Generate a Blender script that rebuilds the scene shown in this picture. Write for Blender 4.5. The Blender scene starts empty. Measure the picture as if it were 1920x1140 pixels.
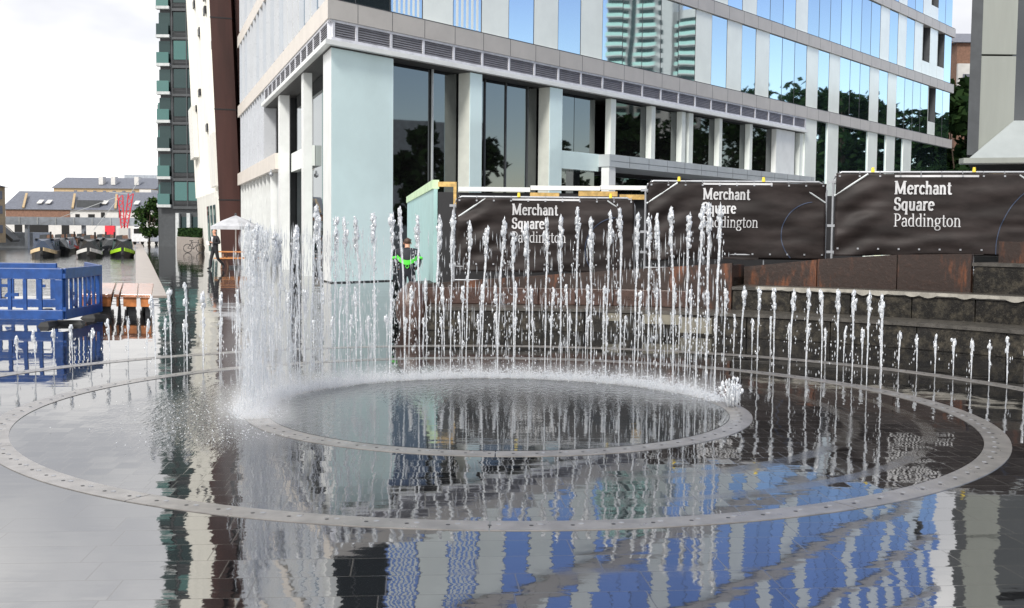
import bpy, bmesh, math, random
from math import sin, cos, pi, radians, sqrt, atan2, exp
from mathutils import Vector, Matrix, noise

SC = bpy.context.scene
COL = SC.collection
random.seed(7)

# ------------------------------------------------------------------ camera
FPX, HORIZ, ROLL, EYE = 2120.0, 440.0, 0.0102, 1.65
PITCH = math.atan((570 - HORIZ) / FPX)
cam_d = bpy.data.cameras.new('camera')
cam_d.sensor_width = 36.0
cam_d.lens = FPX / 1920 * 36.0
cam_d.clip_end = 6000
cam_d.clip_start = 0.05
cam = bpy.data.objects.new('camera', cam_d)
CAM_M = Matrix.Translation((0, 0, EYE)) @ Matrix.Rotation(pi / 2 - PITCH, 4, 'X') @ Matrix.Rotation(ROLL, 4, 'Z')
cam.matrix_world = CAM_M
COL.objects.link(cam)
SC.camera = cam

# ------------------------------------------------------------------ world
SUN_EL, SUN_AZ = radians(42), radians(-158)     # azimuth from +Y, clockwise to +X
wd = bpy.data.worlds.new('World')
SC.world = wd
wd.use_nodes = True
wn, wl = wd.node_tree.nodes, wd.node_tree.links
wn.clear()
def W(t, **k):
    n = wn.new(t)
    for a, b in k.items():
        setattr(n, a, b)
    return n
w_out = W('ShaderNodeOutputWorld')
w_bg = W('ShaderNodeBackground'); w_bg.inputs['Strength'].default_value = 0.105
sky = W('ShaderNodeTexSky', sky_type='NISHITA', sun_disc=False)
sky.sun_elevation = SUN_EL
sky.sun_rotation = SUN_AZ
sky.air_density = 1.0; sky.dust_density = 0.2; sky.ozone_density = 3.0
tc = W('ShaderNodeTexCoord')
dotn = W('ShaderNodeVectorMath', operation='DOT_PRODUCT')
wl.new(tc.outputs['Generated'], dotn.inputs[0])
dotn.inputs[1].default_value = (sin(radians(74)) * .97, cos(radians(74)) * .97, 0.22)
nz = W('ShaderNodeTexNoise'); nz.inputs['Scale'].default_value = 5.0; nz.inputs['Detail'].default_value = 7; nz.inputs['Roughness'].default_value = .58
mpw = W('ShaderNodeMapping'); mpw.inputs['Scale'].default_value = (1, 1, 2.6)
wl.new(tc.outputs['Generated'], mpw.inputs['Vector']); wl.new(mpw.outputs['Vector'], nz.inputs['Vector'])
nm = W('ShaderNodeMath', operation='MULTIPLY_ADD'); nm.inputs[1].default_value = -0.42; nm.inputs[2].default_value = 0.21
wl.new(nz.outputs['Fac'], nm.inputs[0])
ad = W('ShaderNodeMath', operation='ADD')
wl.new(dotn.outputs['Value'], ad.inputs[0]); wl.new(nm.outputs[0], ad.inputs[1])
mr = W('ShaderNodeMapRange', interpolation_type='SMOOTHSTEP')
mr.inputs['From Min'].default_value = 0.70; mr.inputs['From Max'].default_value = 0.90
mr.inputs['To Min'].default_value = 1.0; mr.inputs['To Max'].default_value = 0.0
wl.new(ad.outputs[0], mr.inputs['Value'])
ccol = W('ShaderNodeMix', data_type='RGBA')
nz2 = W('ShaderNodeTexNoise'); nz2.inputs['Scale'].default_value = 3.0; nz2.inputs['Detail'].default_value = 5
wl.new(mpw.outputs['Vector'], nz2.inputs['Vector'])
cfr = W('ShaderNodeMapRange', interpolation_type='SMOOTHSTEP'); cfr.inputs['From Min'].default_value = .36; cfr.inputs['From Max'].default_value = .64
wl.new(nz2.outputs['Fac'], cfr.inputs['Value']); wl.new(cfr.outputs['Result'], ccol.inputs['Factor'])
ccol.inputs['A'].default_value = (5.0, 5.1, 5.45, 1)
ccol.inputs['B'].default_value = (8.6, 8.5, 8.4, 1)
mixw = W('ShaderNodeMix', data_type='RGBA')
wl.new(mr.outputs['Result'], mixw.inputs['Factor'])
skyb = W('ShaderNodeMix', data_type='RGBA', blend_type='MULTIPLY'); skyb.inputs['Factor'].default_value = 1.0
wl.new(sky.outputs['Color'], skyb.inputs['A'])
sepw = W('ShaderNodeSeparateXYZ'); wl.new(tc.outputs['Generated'], sepw.inputs[0])
elv = W('ShaderNodeMapRange', interpolation_type='SMOOTHSTEP'); elv.inputs['From Min'].default_value = .13; elv.inputs['From Max'].default_value = .29
wl.new(sepw.outputs[2], elv.inputs['Value'])
tintw = W('ShaderNodeMix', data_type='RGBA'); wl.new(elv.outputs['Result'], tintw.inputs['Factor'])
tintw.inputs['A'].default_value = (1.7, 1.48, 1.36, 1); tintw.inputs['B'].default_value = (1.08, .94, 1.22, 1)
wl.new(tintw.outputs['Result'], skyb.inputs['B'])
wl.new(skyb.outputs['Result'], mixw.inputs['A'])
wl.new(ccol.outputs['Result'], mixw.inputs['B'])
wl.new(mixw.outputs['Result'], w_bg.inputs['Color'])
wl.new(w_bg.outputs[0], w_out.inputs['Surface'])

# ------------------------------------------------------------------ sun
sun_d = bpy.data.lights.new('sun', 'SUN')
sun_d.energy = 2.2; sun_d.angle = radians(12); sun_d.color = (1.0, 0.96, 0.9)
sun = bpy.data.objects.new('sun', sun_d)
sv = Vector((sin(SUN_AZ) * cos(SUN_EL), cos(SUN_AZ) * cos(SUN_EL), sin(SUN_EL)))
sun.rotation_euler = sv.to_track_quat('Z', 'Y').to_euler()
sun.location = sv * 60
COL.objects.link(sun)

SC.view_settings.view_transform = 'Standard'
SC.view_settings.look = 'None'
SC.view_settings.exposure = 0.72
SC.view_settings.gamma = 1.0
SC.view_settings.use_curve_mapping = False
SC.cycles.max_bounces = 7
SC.cycles.glossy_bounces = 5
SC.cycles.transparent_max_bounces = 24
SC.cycles.volume_bounces = 3
SC.cycles.volume_step_rate = 2.0
SC.cycles.use_denoising = True
SC.cycles.sample_clamp_indirect = 4.0

# ------------------------------------------------------------------ pixel helpers (photo pixels, 1920x1140)
def ray(px, py):
    d = Vector(((px - 960) / FPX, -(py - 570) / FPX, -1))
    return (CAM_M.to_3x3() @ d)
def at(px, py, Y):
    d = ray(px, py)
    return Vector((0, 0, EYE)) + d * (Y / d.y)
def gnd(px, py, z=0.0):
    d = ray(px, py)
    return Vector((0, 0, EYE)) + d * ((z - EYE) / d.z)

# ------------------------------------------------------------------ materials
class NT:
    def __init__(s, name):
        s.m = bpy.data.materials.new(name); s.m.use_nodes = True
        s.n = s.m.node_tree.nodes; s.l = s.m.node_tree.links
        s.n.clear()
        s.out = s.n.new('ShaderNodeOutputMaterial')
    def node(s, t, ins=None, **k):
        n = s.n.new(t)
        for a, b in k.items():
            setattr(n, a, b)
        for a, b in (ins or {}).items():
            s.put(n.inputs[a], b)
        return n
    def put(s, sock, v):
        if isinstance(v, bpy.types.NodeSocket):
            s.l.new(v, sock)
        else:
            sock.default_value = v
    def math(s, op, a, b=0.0, c=0.0, clamp=False):
        n = s.n.new('ShaderNodeMath'); n.operation = op; n.use_clamp = clamp
        s.put(n.inputs[0], a); s.put(n.inputs[1], b)
        if op in ('MULTIPLY_ADD', 'COMPARE', 'SMOOTH_MIN'):
            s.put(n.inputs[2], c)
        return n.outputs[0]
    def vmath(s, op, a, b=None):
        n = s.n.new('ShaderNodeVectorMath'); n.operation = op
        s.put(n.inputs[0], a)
        if b is not None:
            if op == 'SCALE': s.put(n.inputs['Scale'], b)
            else: s.put(n.inputs[1], b)
        return n.outputs['Value'] if op in ('LENGTH', 'DOT_PRODUCT') else n.outputs[0]
    def mix(s, f, a, b, blend='MIX'):
        n = s.n.new('ShaderNodeMix'); n.data_type = 'RGBA'; n.blend_type = blend
        s.put(n.inputs['Factor'], f); s.put(n.inputs['A'], a); s.put(n.inputs['B'], b)
        return n.outputs['Result']
    def ramp(s, v, a, b, t0=0.0, t1=1.0):
        n = s.n.new('ShaderNodeMapRange'); n.interpolation_type = 'SMOOTHSTEP'
        s.put(n.inputs['Value'], v); s.put(n.inputs['From Min'], a); s.put(n.inputs['From Max'], b)
        s.put(n.inputs['To Min'], t0); s.put(n.inputs['To Max'], t1)
        return n.outputs['Result']
    def noise(s, vec, scale, detail=3, rough=.5):
        n = s.node('ShaderNodeTexNoise', {'Scale': scale, 'Detail': detail, 'Roughness': rough})
        if vec is not None: s.put(n.inputs['Vector'], vec)
        return n.outputs['Fac']
    def pos(s):
        return s.node('ShaderNodeNewGeometry').outputs['Position']
    def bsdf(s, **k):
        b = s.node('ShaderNodeBsdfPrincipled')
        for a, v in k.items():
            s.put(b.inputs[a.replace('_', ' ')], v)
        s.l.new(b.outputs[0], s.out.inputs['Surface'])
        return b
def c4(c): return (c[0], c[1], c[2], 1)

def mat(name, col, rough=.5, metal=0.0, var=.12, scale=3.0, bump=0.0, bscale=40.0, spec=.5, streak=False, **extra):
    t = NT(name)
    p = t.pos()
    if streak:
        v = t.vmath('MULTIPLY', p, (1, 1, .12))
    else:
        v = p
    n1 = t.noise(v, scale, 5, .6)
    lo = tuple(max(0, x * (1 - var)) for x in col[:3]); hi = tuple(min(1, x * (1 + var)) for x in col[:3])
    f = t.ramp(n1, .3, .7)
    base = t.mix(f, c4(lo), c4(hi))
    r = t.math('MULTIPLY_ADD', t.noise(p, scale * 4, 3), .2, rough - .1, clamp=True)
    k = dict(Base_Color=base, Roughness=r, Metallic=metal)
    k['Specular_IOR_Level'] = spec
    b = t.bsdf(**k)
    if bump:
        bn = t.node('ShaderNodeBump', {'Strength': bump, 'Distance': .02, 'Height': t.noise(p, bscale, 4)})
        t.l.new(bn.outputs[0], b.inputs['Normal'])
    for a, v2 in extra.items():
        t.put(b.inputs[a.replace('_', ' ')], v2)
    return t.m

M = {}
M['band_shaded'] = mat('aluminium band shaded tone', (.47, .45, .425), .45, .0, .05, 1.2)  # band colour with the shade of the long side painted in
M['band_sunlit'] = mat('aluminium band sunlit tone', (.66, .61, .55), .45, .0, .05, 1.2)  # same bands, sunlight on the left side painted in as a lighter tone
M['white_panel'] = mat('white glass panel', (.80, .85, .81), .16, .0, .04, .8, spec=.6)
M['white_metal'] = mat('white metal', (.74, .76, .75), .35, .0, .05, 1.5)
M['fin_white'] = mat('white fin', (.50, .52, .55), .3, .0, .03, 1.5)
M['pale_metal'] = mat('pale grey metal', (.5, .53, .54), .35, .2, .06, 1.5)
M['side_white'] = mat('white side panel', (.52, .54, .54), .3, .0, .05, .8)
M['soffit_grey'] = mat('flared grey metal', (.34, .37, .37), .4, .1, .06, 1.2)
M['joint'] = mat('dark joint', (.06, .065, .07), .6)
M['louvre'] = mat('louvre slat', (.2, .2, .22), .5)
M['louvre_frame'] = mat('louvre frame', (.62, .63, .68), .35)
M['soffit'] = mat('dark soffit', (.05, .05, .05), .6)
M['col_beige'] = mat('column stone', (.56, .58, .53), .4, .0, .06, 2)
M['cyan_glass'] = mat('frosted cyan glass', (.66, .81, .82), .06, .0, .04, .6, spec=.6)
M['cream_rib'] = mat('cream ribbed cladding', (.74, .73, .68), .5, .0, .06, .8, streak=True)
M['corten'] = mat('brown weathered steel', (.05, .019, .015), .5, .0, .35, .9, streak=True)
M['rust'] = mat('rusty steel wall', (.12, .052, .026), .35, .0, .6, 2.2, .3, 30)
M['black_metal'] = mat('black metal', (.02, .021, .023), .4)
M['dark_metal'] = mat('dark grey metal', (.06, .065, .07), .4)
M['tower_slab'] = mat('tower slab', (.5, .52, .52), .5)
M['galv'] = mat('galvanised tube', (.34, .35, .37), .4, .5)
M['timber'] = mat('yellow timber', (.55, .36, .12), .6, .0, .3, 8)
M['bench_wood'] = mat('wet bench timber', (.42, .2, .12), .18, .0, .35, 6, spec=.8)
M['bench_side'] = mat('orange timber side', (.36, .13, .04), .4, .0, .4, 5)
M['blue_plastic'] = mat('blue plastic', (.005, .048, .20), .4, .0, .2, 7)
M['rubber'] = mat('black rubber', (.02, .02, .02), .7)
M['stone_pink'] = mat('pink stone coping', (.37, .32, .285), .35, .0, .1, 2)
M['brick_tan'] = mat('tan brick', (.42, .31, .18), .8, .0, .15, 4)
M['brick_brown'] = mat('brown brick', (.2, .11, .075), .8, .0, .2, 5)
M['render_white'] = mat('white render', (.56, .55, .53), .7, .0, .06, 2)
M['slate'] = mat('slate roof', (.12, .13, .16), .6, .0, .2, 3)
M['bridge_grey'] = mat('grey bridge steel', (.3, .33, .37), .5, .0, .15, 2)
M['red_paint'] = mat('red paint', (.62, .03, .05), .4)
M['canvas'] = mat('grey white canvas', (.46, .47, .5), .7)
M['skin'] = mat('skin', (.62, .33, .22), .5)
M['suit'] = mat('black suit', (.012, .012, .016), .7)
M['shirt'] = mat('white shirt', (.75, .75, .76), .7)
M['hair'] = mat('brown hair', (.06, .03, .02), .6)
M['hivis'] = mat('green reflective band', (.1, .75, .06), .5)
M['navy'] = mat('dark navy jacket', (.012, .014, .022), .7)
M['orange_wood'] = mat('orange table wood', (.5, .2, .06), .5, .0, .2, 6)
M['lime'] = mat('lime paint', (.35, .62, .03), .4)
M['boat_black'] = mat('black hull paint', (.012, .013, .015), .35)
M['boat_green'] = mat('dark green boat paint', (.02, .05, .045), .4)
M['boat_cream'] = mat('cream boat paint', (.65, .5, .3), .4)
M['boat_navy'] = mat('navy boat paint', (.03, .05, .09), .4)
M['yellow'] = mat('yellow cap', (.8, .6, .05), .4)
M['letter'] = mat('white banner ink', (.5, .5, .51), .6)
M['logo_blue'] = mat('blue banner ink', (.03, .045, .085), .6)
M['trunk'] = mat('bark', (.07, .05, .035), .9, .0, .3, 8)
M['pale_blue_ply'] = mat('pale blue hoarding', (.36, .56, .55), .4, .0, .06, 2)
M['lime_trim'] = mat('pale green trim', (.55, .72, .45), .5)
M['black_ply'] = mat('black hoarding', (.012, .012, .014), .6)
M['grey_panel'] = mat('grey green metal panel', (.27, .285, .26), .4, .1, .1, 1, streak=True)
M['stone_block'] = mat('pale stone', (.15, .14, .11), .4, .0, .2, 6, .3, 40)
M['pale_coping'] = mat('wet pale coping', (.30, .285, .25), .3, .0, .25, 5)
M['pale_green'] = mat('pale green balcony front', (.42, .66, .58), .4)
M['boulder'] = mat('brown granite', (.065, .036, .028), .3, .0, .3, 7, .3, 60)
M['paper'] = mat('white paper', (.8, .8, .8), .6)
M['vehicle_white'] = mat('white vehicle paint', (.75, .76, .78), .25)

def glass_mat(name, tint, refl, dark, rough=.02, wob=.003, wscale=.35):
    """coated glass: a mirror coat over a dark room"""
    t = NT(name)
    p = t.pos()
    oi = t.node('ShaderNodeObjectInfo')
    g = t.node('ShaderNodeNewGeometry')
    nn = t.node('ShaderNodeTexNoise', {'Scale': wscale, 'Detail': 1.0}); t.put(nn.inputs['Vector'], p)
    off = t.vmath('SCALE', t.vmath('SUBTRACT', nn.outputs['Color'], (.5, .5, .5)), wob * 2)
    rnd = t.node('ShaderNodeTexWhiteNoise', noise_dimensions='1D'); t.put(rnd.inputs['W'], oi.outputs['Random'])
    off2 = t.vmath('SCALE', t.vmath('SUBTRACT', rnd.outputs['Color'], (.5, .5, .5)), wob)
    N = t.vmath('NORMALIZE', t.vmath('ADD', t.vmath('ADD', g.outputs['Normal'], off), off2))
    br = t.math('MULTIPLY_ADD', oi.outputs['Random'], .16, .84)
    tintc = t.vmath('SCALE', tint[:3], br)
    gl = t.node('ShaderNodeBsdfGlossy', {'Roughness': rough, 'Normal': N}); t.put(gl.inputs['Color'], tintc)
    df = t.node('ShaderNodeBsdfDiffuse', {'Color': c4(dark)})
    lw = t.node('ShaderNodeFresnel', {'IOR': 1.5})
    fac = t.math('MULTIPLY_ADD', lw.outputs[0], 1 - refl, refl, clamp=True)
    mx = t.node('ShaderNodeMixShader')
    t.put(mx.inputs[0], fac); t.l.new(df.outputs[0], mx.inputs[1]); t.l.new(gl.outputs[0], mx.inputs[2])
    t.l.new(mx.outputs[0], t.out.inputs['Surface'])
    return t.m
M['win'] = glass_mat('blue coated glass', (.80, .93, 1.0), .72, (.02, .03, .035))
M['win_left'] = glass_mat('silver coated glass', (.55, .65, .74), .6, (.06, .07, .08))
M['dark_glass'] = glass_mat('dark shop glass', (.85, .9, .92), .14, (.006, .006, .006), wob=.002)
M['tower_glass'] = glass_mat('dark tower glass', (.5, .68, .66), .10, (.012, .02, .02))
M['green_glass'] = glass_mat('green balcony glass', (.48, .68, .64), .2, (.035, .11, .10))
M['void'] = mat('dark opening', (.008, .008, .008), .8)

# ------------------------------------------------------------------ ground shader (wet granite setts)
CX, CY = -0.114, 10.69
R_IN, R_OUT, R_FAR, R_W = 2.365, 4.473, 6.13, .205

def wet_ground():
    t = NT('wet granite paving')
    p = t.pos()
    sp = t.node('ShaderNodeSeparateXYZ'); t.put(sp.inputs[0], p)
    x0, y0 = sp.outputs[0], sp.outputs[1]
    a = radians(-5)
    x = t.math('ADD', t.math('MULTIPLY', x0, cos(a)), t.math('MULTIPLY', y0, -sin(a)))
    y = t.math('ADD', t.math('MULTIPLY', x0, sin(a)), t.math('MULTIPLY', y0, cos(a)))
    dx = t.math('SUBTRACT', x0, CX); dy = t.math('SUBTRACT', y0, CY)
    r = t.math('SQRT', t.math('ADD', t.math('MULTIPLY', dx, dx), t.math('MULTIPLY', dy, dy)))
    def cells(w, h, jt, seed):
        yy = t.math('DIVIDE', y, h)
        row = t.math('FLOOR', yy)
        rw = t.node('ShaderNodeTexWhiteNoise', noise_dimensions='1D'); t.put(rw.inputs['W'], t.math('ADD', row, seed))
        xx = t.math('ADD', t.math('DIVIDE', x, w), rw.outputs['Value'])
        colm = t.math('FLOOR', xx)
        cv = t.node('ShaderNodeCombineXYZ'); t.put(cv.inputs[0], colm); t.put(cv.inputs[1], row); cv.inputs[2].default_value = seed
        wn_ = t.node('ShaderNodeTexWhiteNoise', noise_dimensions='3D'); t.put(wn_.inputs['Vector'], cv.outputs[0])
        fx = t.math('FRACT', xx); fy = t.math('FRACT', yy)
        ex = t.math('MULTIPLY', t.math('MINIMUM', fx, t.math('SUBTRACT', 1.0, fx)), w)
        ey = t.math('MULTIPLY', t.math('MINIMUM', fy, t.math('SUBTRACT', 1.0, fy)), h)
        e = t.math('MINIMUM', ex, ey)
        j = t.ramp(e, jt * .4, jt, 1.0, 0.0)
        return wn_.outputs['Color'], j
    c1, j1 = cells(.17, .21, .006, 3.0)
    c2, j2 = cells(.62, .30, .005, 11.0)
    inside = t.math('LESS_THAN', r, R_OUT - R_W * .5)
    rc = t.mix(inside, c2, c1)
    jt = t.math('ADD', t.math('MULTIPLY', inside, j1), t.math('MULTIPLY', t.math('SUBTRACT', 1.0, inside), j2))
    # per-paver tilt + slow unevenness
    tilt = t.vmath('MULTIPLY', t.vmath('SUBTRACT', rc, (.5, .5, .5)), (.018, .006, 0))
    nz_ = t.node('ShaderNodeTexNoise', {'Scale': 2.2, 'Detail': 2.0}); t.put(nz_.inputs['Vector'], p)
    slow = t.vmath('MULTIPLY', t.vmath('SUBTRACT', nz_.outputs['Color'], (.5, .5, .5)), (.008, .004, 0))
    md = t.node('ShaderNodeTexNoise', {'Scale': 7.0, 'Detail': 2.0}); t.put(md.inputs['Vector'], t.vmath('MULTIPLY', p, (.6, 1.7, 1)))
    mid = t.vmath('MULTIPLY', t.vmath('SUBTRACT', md.outputs['Color'], (.5, .5, .5)), (.013, .004, 0))
    rp = t.node('ShaderNodeTexNoise', {'Scale': 13.0, 'Detail': 2.0}); t.put(rp.inputs['Vector'], t.vmath('MULTIPLY', p, (.22, 1.5, 1)))
    mid = t.vmath('ADD', mid, t.vmath('MULTIPLY', t.vmath('SUBTRACT', rp.outputs['Color'], (.5, .5, .5)), (.018, .010, 0)))
    N = t.vmath('NORMALIZE', t.vmath('ADD', t.vmath('ADD', t.vmath('ADD', tilt, mid), slow), (0, 0, 1)))
    # splash zone: left and far side of the inner ring
    ang = t.math('ADD', t.math('MULTIPLY', dx, -.85), t.math('MULTIPLY', dy, .53))
    ang = t.math('DIVIDE', ang, t.math('ADD', r, .01))
    dr = t.math('ABSOLUTE', t.math('SUBTRACT', r, R_IN + .15))
    zone = t.math('MULTIPLY', t.ramp(dr, .25, 1.35, 1.0, 0.0), t.ramp(ang, -.1, .7))
    rip = t.noise(t.vmath('MULTIPLY', p, (1, .5, 1)), 19, 3, .6)
    fine = t.noise(t.vmath('MULTIPLY', p, (1, .45, 1)), 20, 2, .5)
    hgt = t.math('ADD', t.math('MULTIPLY', rip, t.math('MULTIPLY', zone, 1.0)), t.math('MULTIPLY', fine, .02))
    bmp = t.node('ShaderNodeBump', {'Strength': .55, 'Distance': .012, 'Height': hgt, 'Normal': N})
    # drier, rougher streaks and lighter bands of setts
    p2 = t.vmath('MULTIPLY', p, (.7, 1.9, 1))
    dry = t.ramp(t.noise(p2, .75, 5, .62), .56, .72)
    # the two bands of rough setts between the rings show on the right-hand side
    bd = t.math('MAXIMUM', t.ramp(t.math('ABSOLUTE', t.math('SUBTRACT', r, 3.22)), .05, .10, 1.0, 0.0),
                t.ramp(t.math('ABSOLUTE', t.math('SUBTRACT', r, 3.85)), .04, .08, 1.0, 0.0))
    bdm = t.math('MULTIPLY', t.math('MULTIPLY', bd, t.ramp(t.noise(p, 1.3, 3), .30, .5)), t.ramp(dx, .2, 1.6))
    dry = t.math('MAXIMUM', t.math('MULTIPLY', dry, .5), t.math('MULTIPLY', bdm, .8))
    grain = t.noise(p, 130, 2, .7)
    tone = t.node('ShaderNodeSeparateColor'); t.put(tone.inputs[0], rc)
    base = t.mix(tone.outputs[2], (.006, .0065, .0075, 1), (.015, .015, .016, 1))
    base = t.mix(t.math('MULTIPLY', dry, .6), base, (.06, .054, .044, 1))
    base = t.mix(t.math('MULTIPLY', jt, .55), base, (.07, .064, .055, 1))
    rough = t.math('MULTIPLY_ADD', grain, .03, .012)
    rough = t.math('ADD', rough, t.math('MULTIPLY', dry, .11))
    rough = t.math('ADD', rough, t.math('MULTIPLY', jt, .09), clamp=True)
    b = t.bsdf(Base_Color=base, Roughness=rough, IOR=4.6, Specular_IOR_Level=t.math('MULTIPLY_ADD', jt, -.2, .5, clamp=True))
    t.l.new(bmp.outputs[0], b.inputs['Normal'])
    return t.m
M['ground'] = wet_ground()

def water_mat(name, col, scale, strength, dist, rough=.03, stretch=(1, 1, 1), ior=1.33):
    t = NT(name); p = t.pos()
    v = t.vmath('MULTIPLY', p, stretch)
    h = t.math('ADD', t.noise(v, scale, 4, .6), t.math('MULTIPLY', t.noise(v, scale * .27, 2), .8))
    bn = t.node('ShaderNodeBump', {'Strength': strength, 'Distance': dist, 'Height': h})
    b = t.bsdf(Base_Color=c4(col), Roughness=rough, IOR=ior)
    t.l.new(bn.outputs[0], b.inputs['Normal'])
    return t.m
M['canal'] = water_mat('canal water', (.06, .065, .06), 1.6, .6, .12, .10, (1, .5, 1), 2.8)

def basin_mat():
    t = NT('shallow rippled water'); p = t.pos()
    sp = t.node('ShaderNodeSeparateXYZ'); t.put(sp.inputs[0], p)
    far = t.ramp(t.math('SUBTRACT', sp.outputs[1], CY), -1.3, 1.7)
    left = t.ramp(t.math('SUBTRACT', sp.outputs[0], CX), -.6, -2.2)
    k = t.math('MAXIMUM', far, left)
    k = t.math('MULTIPLY', k, k)
    h = t.math('MULTIPLY', t.noise(t.vmath('MULTIPLY', p, (1, .45, 1)), 17, 3, .6), t.math('MULTIPLY_ADD', k, .75, .015))
    h = t.math('ADD', h, t.math('MULTIPLY', t.noise(t.vmath('MULTIPLY', p, (.5, 1.4, 1)), 5, 2), .05))
    bn = t.node('ShaderNodeBump', {'Strength': .5, 'Distance': .03, 'Height': h})
    b = t.bsdf(Base_Color=(.03, .035, .038, 1), Roughness=.04, IOR=2.0)
    t.l.new(bn.outputs[0], b.inputs['Normal'])
    return t.m
M['basin'] = basin_mat()

def jet_mat(name, white, tr, holes=0.0):
    t = NT(name); p = t.pos()
    f = t.noise(p, 60, 3, .6)
    base = t.mix(t.ramp(f, .35, .65), (white * .72, white * .76, white * .8, 1), (white, white, white, 1))
    d = t.node('ShaderNodeBsdfDiffuse'); t.put(d.inputs['Color'], base)
    tl = t.node('ShaderNodeBsdfTranslucent'); t.put(tl.inputs['Color'], base)
    gl = t.node('ShaderNodeBsdfGlossy', {'Roughness': .12, 'Color': (.95, .97, 1, 1)})
    tp = t.node('ShaderNodeBsdfRefraction', {'IOR': 1.15, 'Roughness': .05, 'Color': (.97, .98, 1, 1)})
    m1 = t.node('ShaderNodeMixShader', {0: .5}); t.l.new(d.outputs[0], m1.inputs[1]); t.l.new(tl.outputs[0], m1.inputs[2])
    m2 = t.node('ShaderNodeMixShader', {0: .16}); t.l.new(m1.outputs[0], m2.inputs[1]); t.l.new(gl.outputs[0], m2.inputs[2])
    m3 = t.node('ShaderNodeMixShader', {0: tr}); t.l.new(m2.outputs[0], m3.inputs[1]); t.l.new(tp.outputs[0], m3.inputs[2])
    hole = t.ramp(t.noise(t.vmath('MULTIPLY', p, (1, 1, .35)), 75, 3, .6), .50, .62, 0.0, holes)
    tr_ = t.node('ShaderNodeBsdfTransparent')
    m4 = t.node('ShaderNodeMixShader'); t.put(m4.inputs[0], hole); t.l.new(m3.outputs[0], m4.inputs[1]); t.l.new(tr_.outputs[0], m4.inputs[2])
    t.l.new(m4.outputs[0], t.out.inputs['Surface'])
    return t.m
M['jet'] = jet_mat('white jet water', .98, .06, .92)
M['foam'] = jet_mat('white foam', .97, .1)
M['mist'] = jet_mat('falling water streaks', .95, .35)

def steel_mat():
    t = NT('wet stainless plate'); p = t.pos()
    n1 = t.noise(p, 5, 4, .6)
    base = t.mix(t.ramp(n1, .3, .7), (.25, .237, .225, 1), (.36, .34, .32, 1))
    r = t.math('MULTIPLY_ADD', t.noise(p, 9, 3), .22, .20)
    t.bsdf(Base_Color=base, Roughness=r, Metallic=.6, IOR=1.8)
    return t.m
M['steel'] = steel_mat()

def terrace_mat():
    t = NT('wet dark granite block'); p = t.pos()
    n1 = t.noise(p, 7, 6, .7); n2 = t.noise(p, 1.6, 4, .6); n3 = t.noise(p, 60, 3, .7)
    base = t.mix(t.ramp(n1, .42, .72), (.010, .009, .008, 1), (.062, .054, .04, 1))
    base = t.mix(t.ramp(n2, .5, .7), base, (.014, .013, .012, 1))
    base = t.mix(t.math('MULTIPLY', t.ramp(n3, .55, .8), .7), base, (.16, .15, .12, 1))
    bn = t.node('ShaderNodeBump', {'Strength': .5, 'Distance': .02, 'Height': t.noise(p, 25, 4, .7)})
    b = t.bsdf(Base_Color=base, Roughness=t.math('MULTIPLY_ADD', n1, .5, .2), IOR=1.33)
    t.l.new(bn.outputs[0], b.inputs['Normal'])
    return t.m
M['terrace'] = terrace_mat()
M['tread'] = mat('paler wet granite tread', (.06, .055, .048), .3, .0, .35, 6, .3, 40)  # treads toned slightly paler than the step blocks

def rust_mat():
    t = NT('rusty steel retaining wall'); p = t.pos()
    v = t.vmath('MULTIPLY', p, (1.6, 1.6, .45))
    n1 = t.noise(v, 1.5, 5, .65); n2 = t.noise(p, 12, 5, .7)
    base = t.mix(t.ramp(n1, .52, .70), (.026, .015, .011, 1), (.19, .062, .022, 1))
    base = t.mix(t.math('MULTIPLY', t.ramp(n2, .5, .8), .6), base, (.07, .035, .024, 1))
    b = t.bsdf(Base_Color=base, Roughness=.45)
    bn = t.node('ShaderNodeBump', {'Strength': .4, 'Distance': .02, 'Height': n2}); t.l.new(bn.outputs[0], b.inputs['Normal'])
    return t.m
M['rust'] = rust_mat()

def banner_mat():
    t = NT('black banner sheet'); p = t.pos()
    n1 = t.noise(t.vmath('MULTIPLY', p, (.6, .6, 1.8)), 2.0, 4, .6)
    base = t.mix(t.ramp(n1, .35, .7), (.014, .0105, .010, 1), (.032, .025, .024, 1))
    b = t.bsdf(Base_Color=base, Roughness=.55, Specular_IOR_Level=.22)
    return t.m
M['banner'] = banner_mat()

def leaf_mat(name, dark, light):
    t = NT(name); g = t.node('ShaderNodeNewGeometry')
    base = t.mix(g.outputs['Random Per Island'], c4(dark), c4(light))
    d = t.node('ShaderNodeBsdfDiffuse'); t.put(d.inputs[0], base)
    tl = t.node('ShaderNodeBsdfTranslucent'); t.put(tl.inputs[0], base)
    mx = t.node('ShaderNodeMixShader', {0: .3}); t.l.new(d.outputs[0], mx.inputs[1]); t.l.new(tl.outputs[0], mx.inputs[2])
    t.l.new(mx.outputs[0], t.out.inputs['Surface'])
    return t.m
M['leaf_dark'] = leaf_mat('dark foliage', (.012, .028, .012), (.035, .065, .022))
M['leaf_green'] = leaf_mat('green foliage', (.02, .05, .02), (.07, .12, .035))

# ------------------------------------------------------------------ mesh helpers
def link(o, parent=None):
    COL.objects.link(o)
    if parent is not None:
        o.parent = parent
    return o
def tag(o, label=None, cat=None, group=None, kind=None):
    if label: o['label'] = label
    if cat: o['category'] = cat
    if group: o['group'] = group
    if kind: o['kind'] = kind
    return o
def empty(name, loc, label, cat, group=None, rz=0.0):
    o = bpy.data.objects.new(name, None); o.location = loc; o.rotation_euler = (0, 0, rz)
    o.empty_display_size = .2
    COL.objects.link(o)
    bpy.context.view_layer.update()
    return tag(o, label, cat, group)

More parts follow.
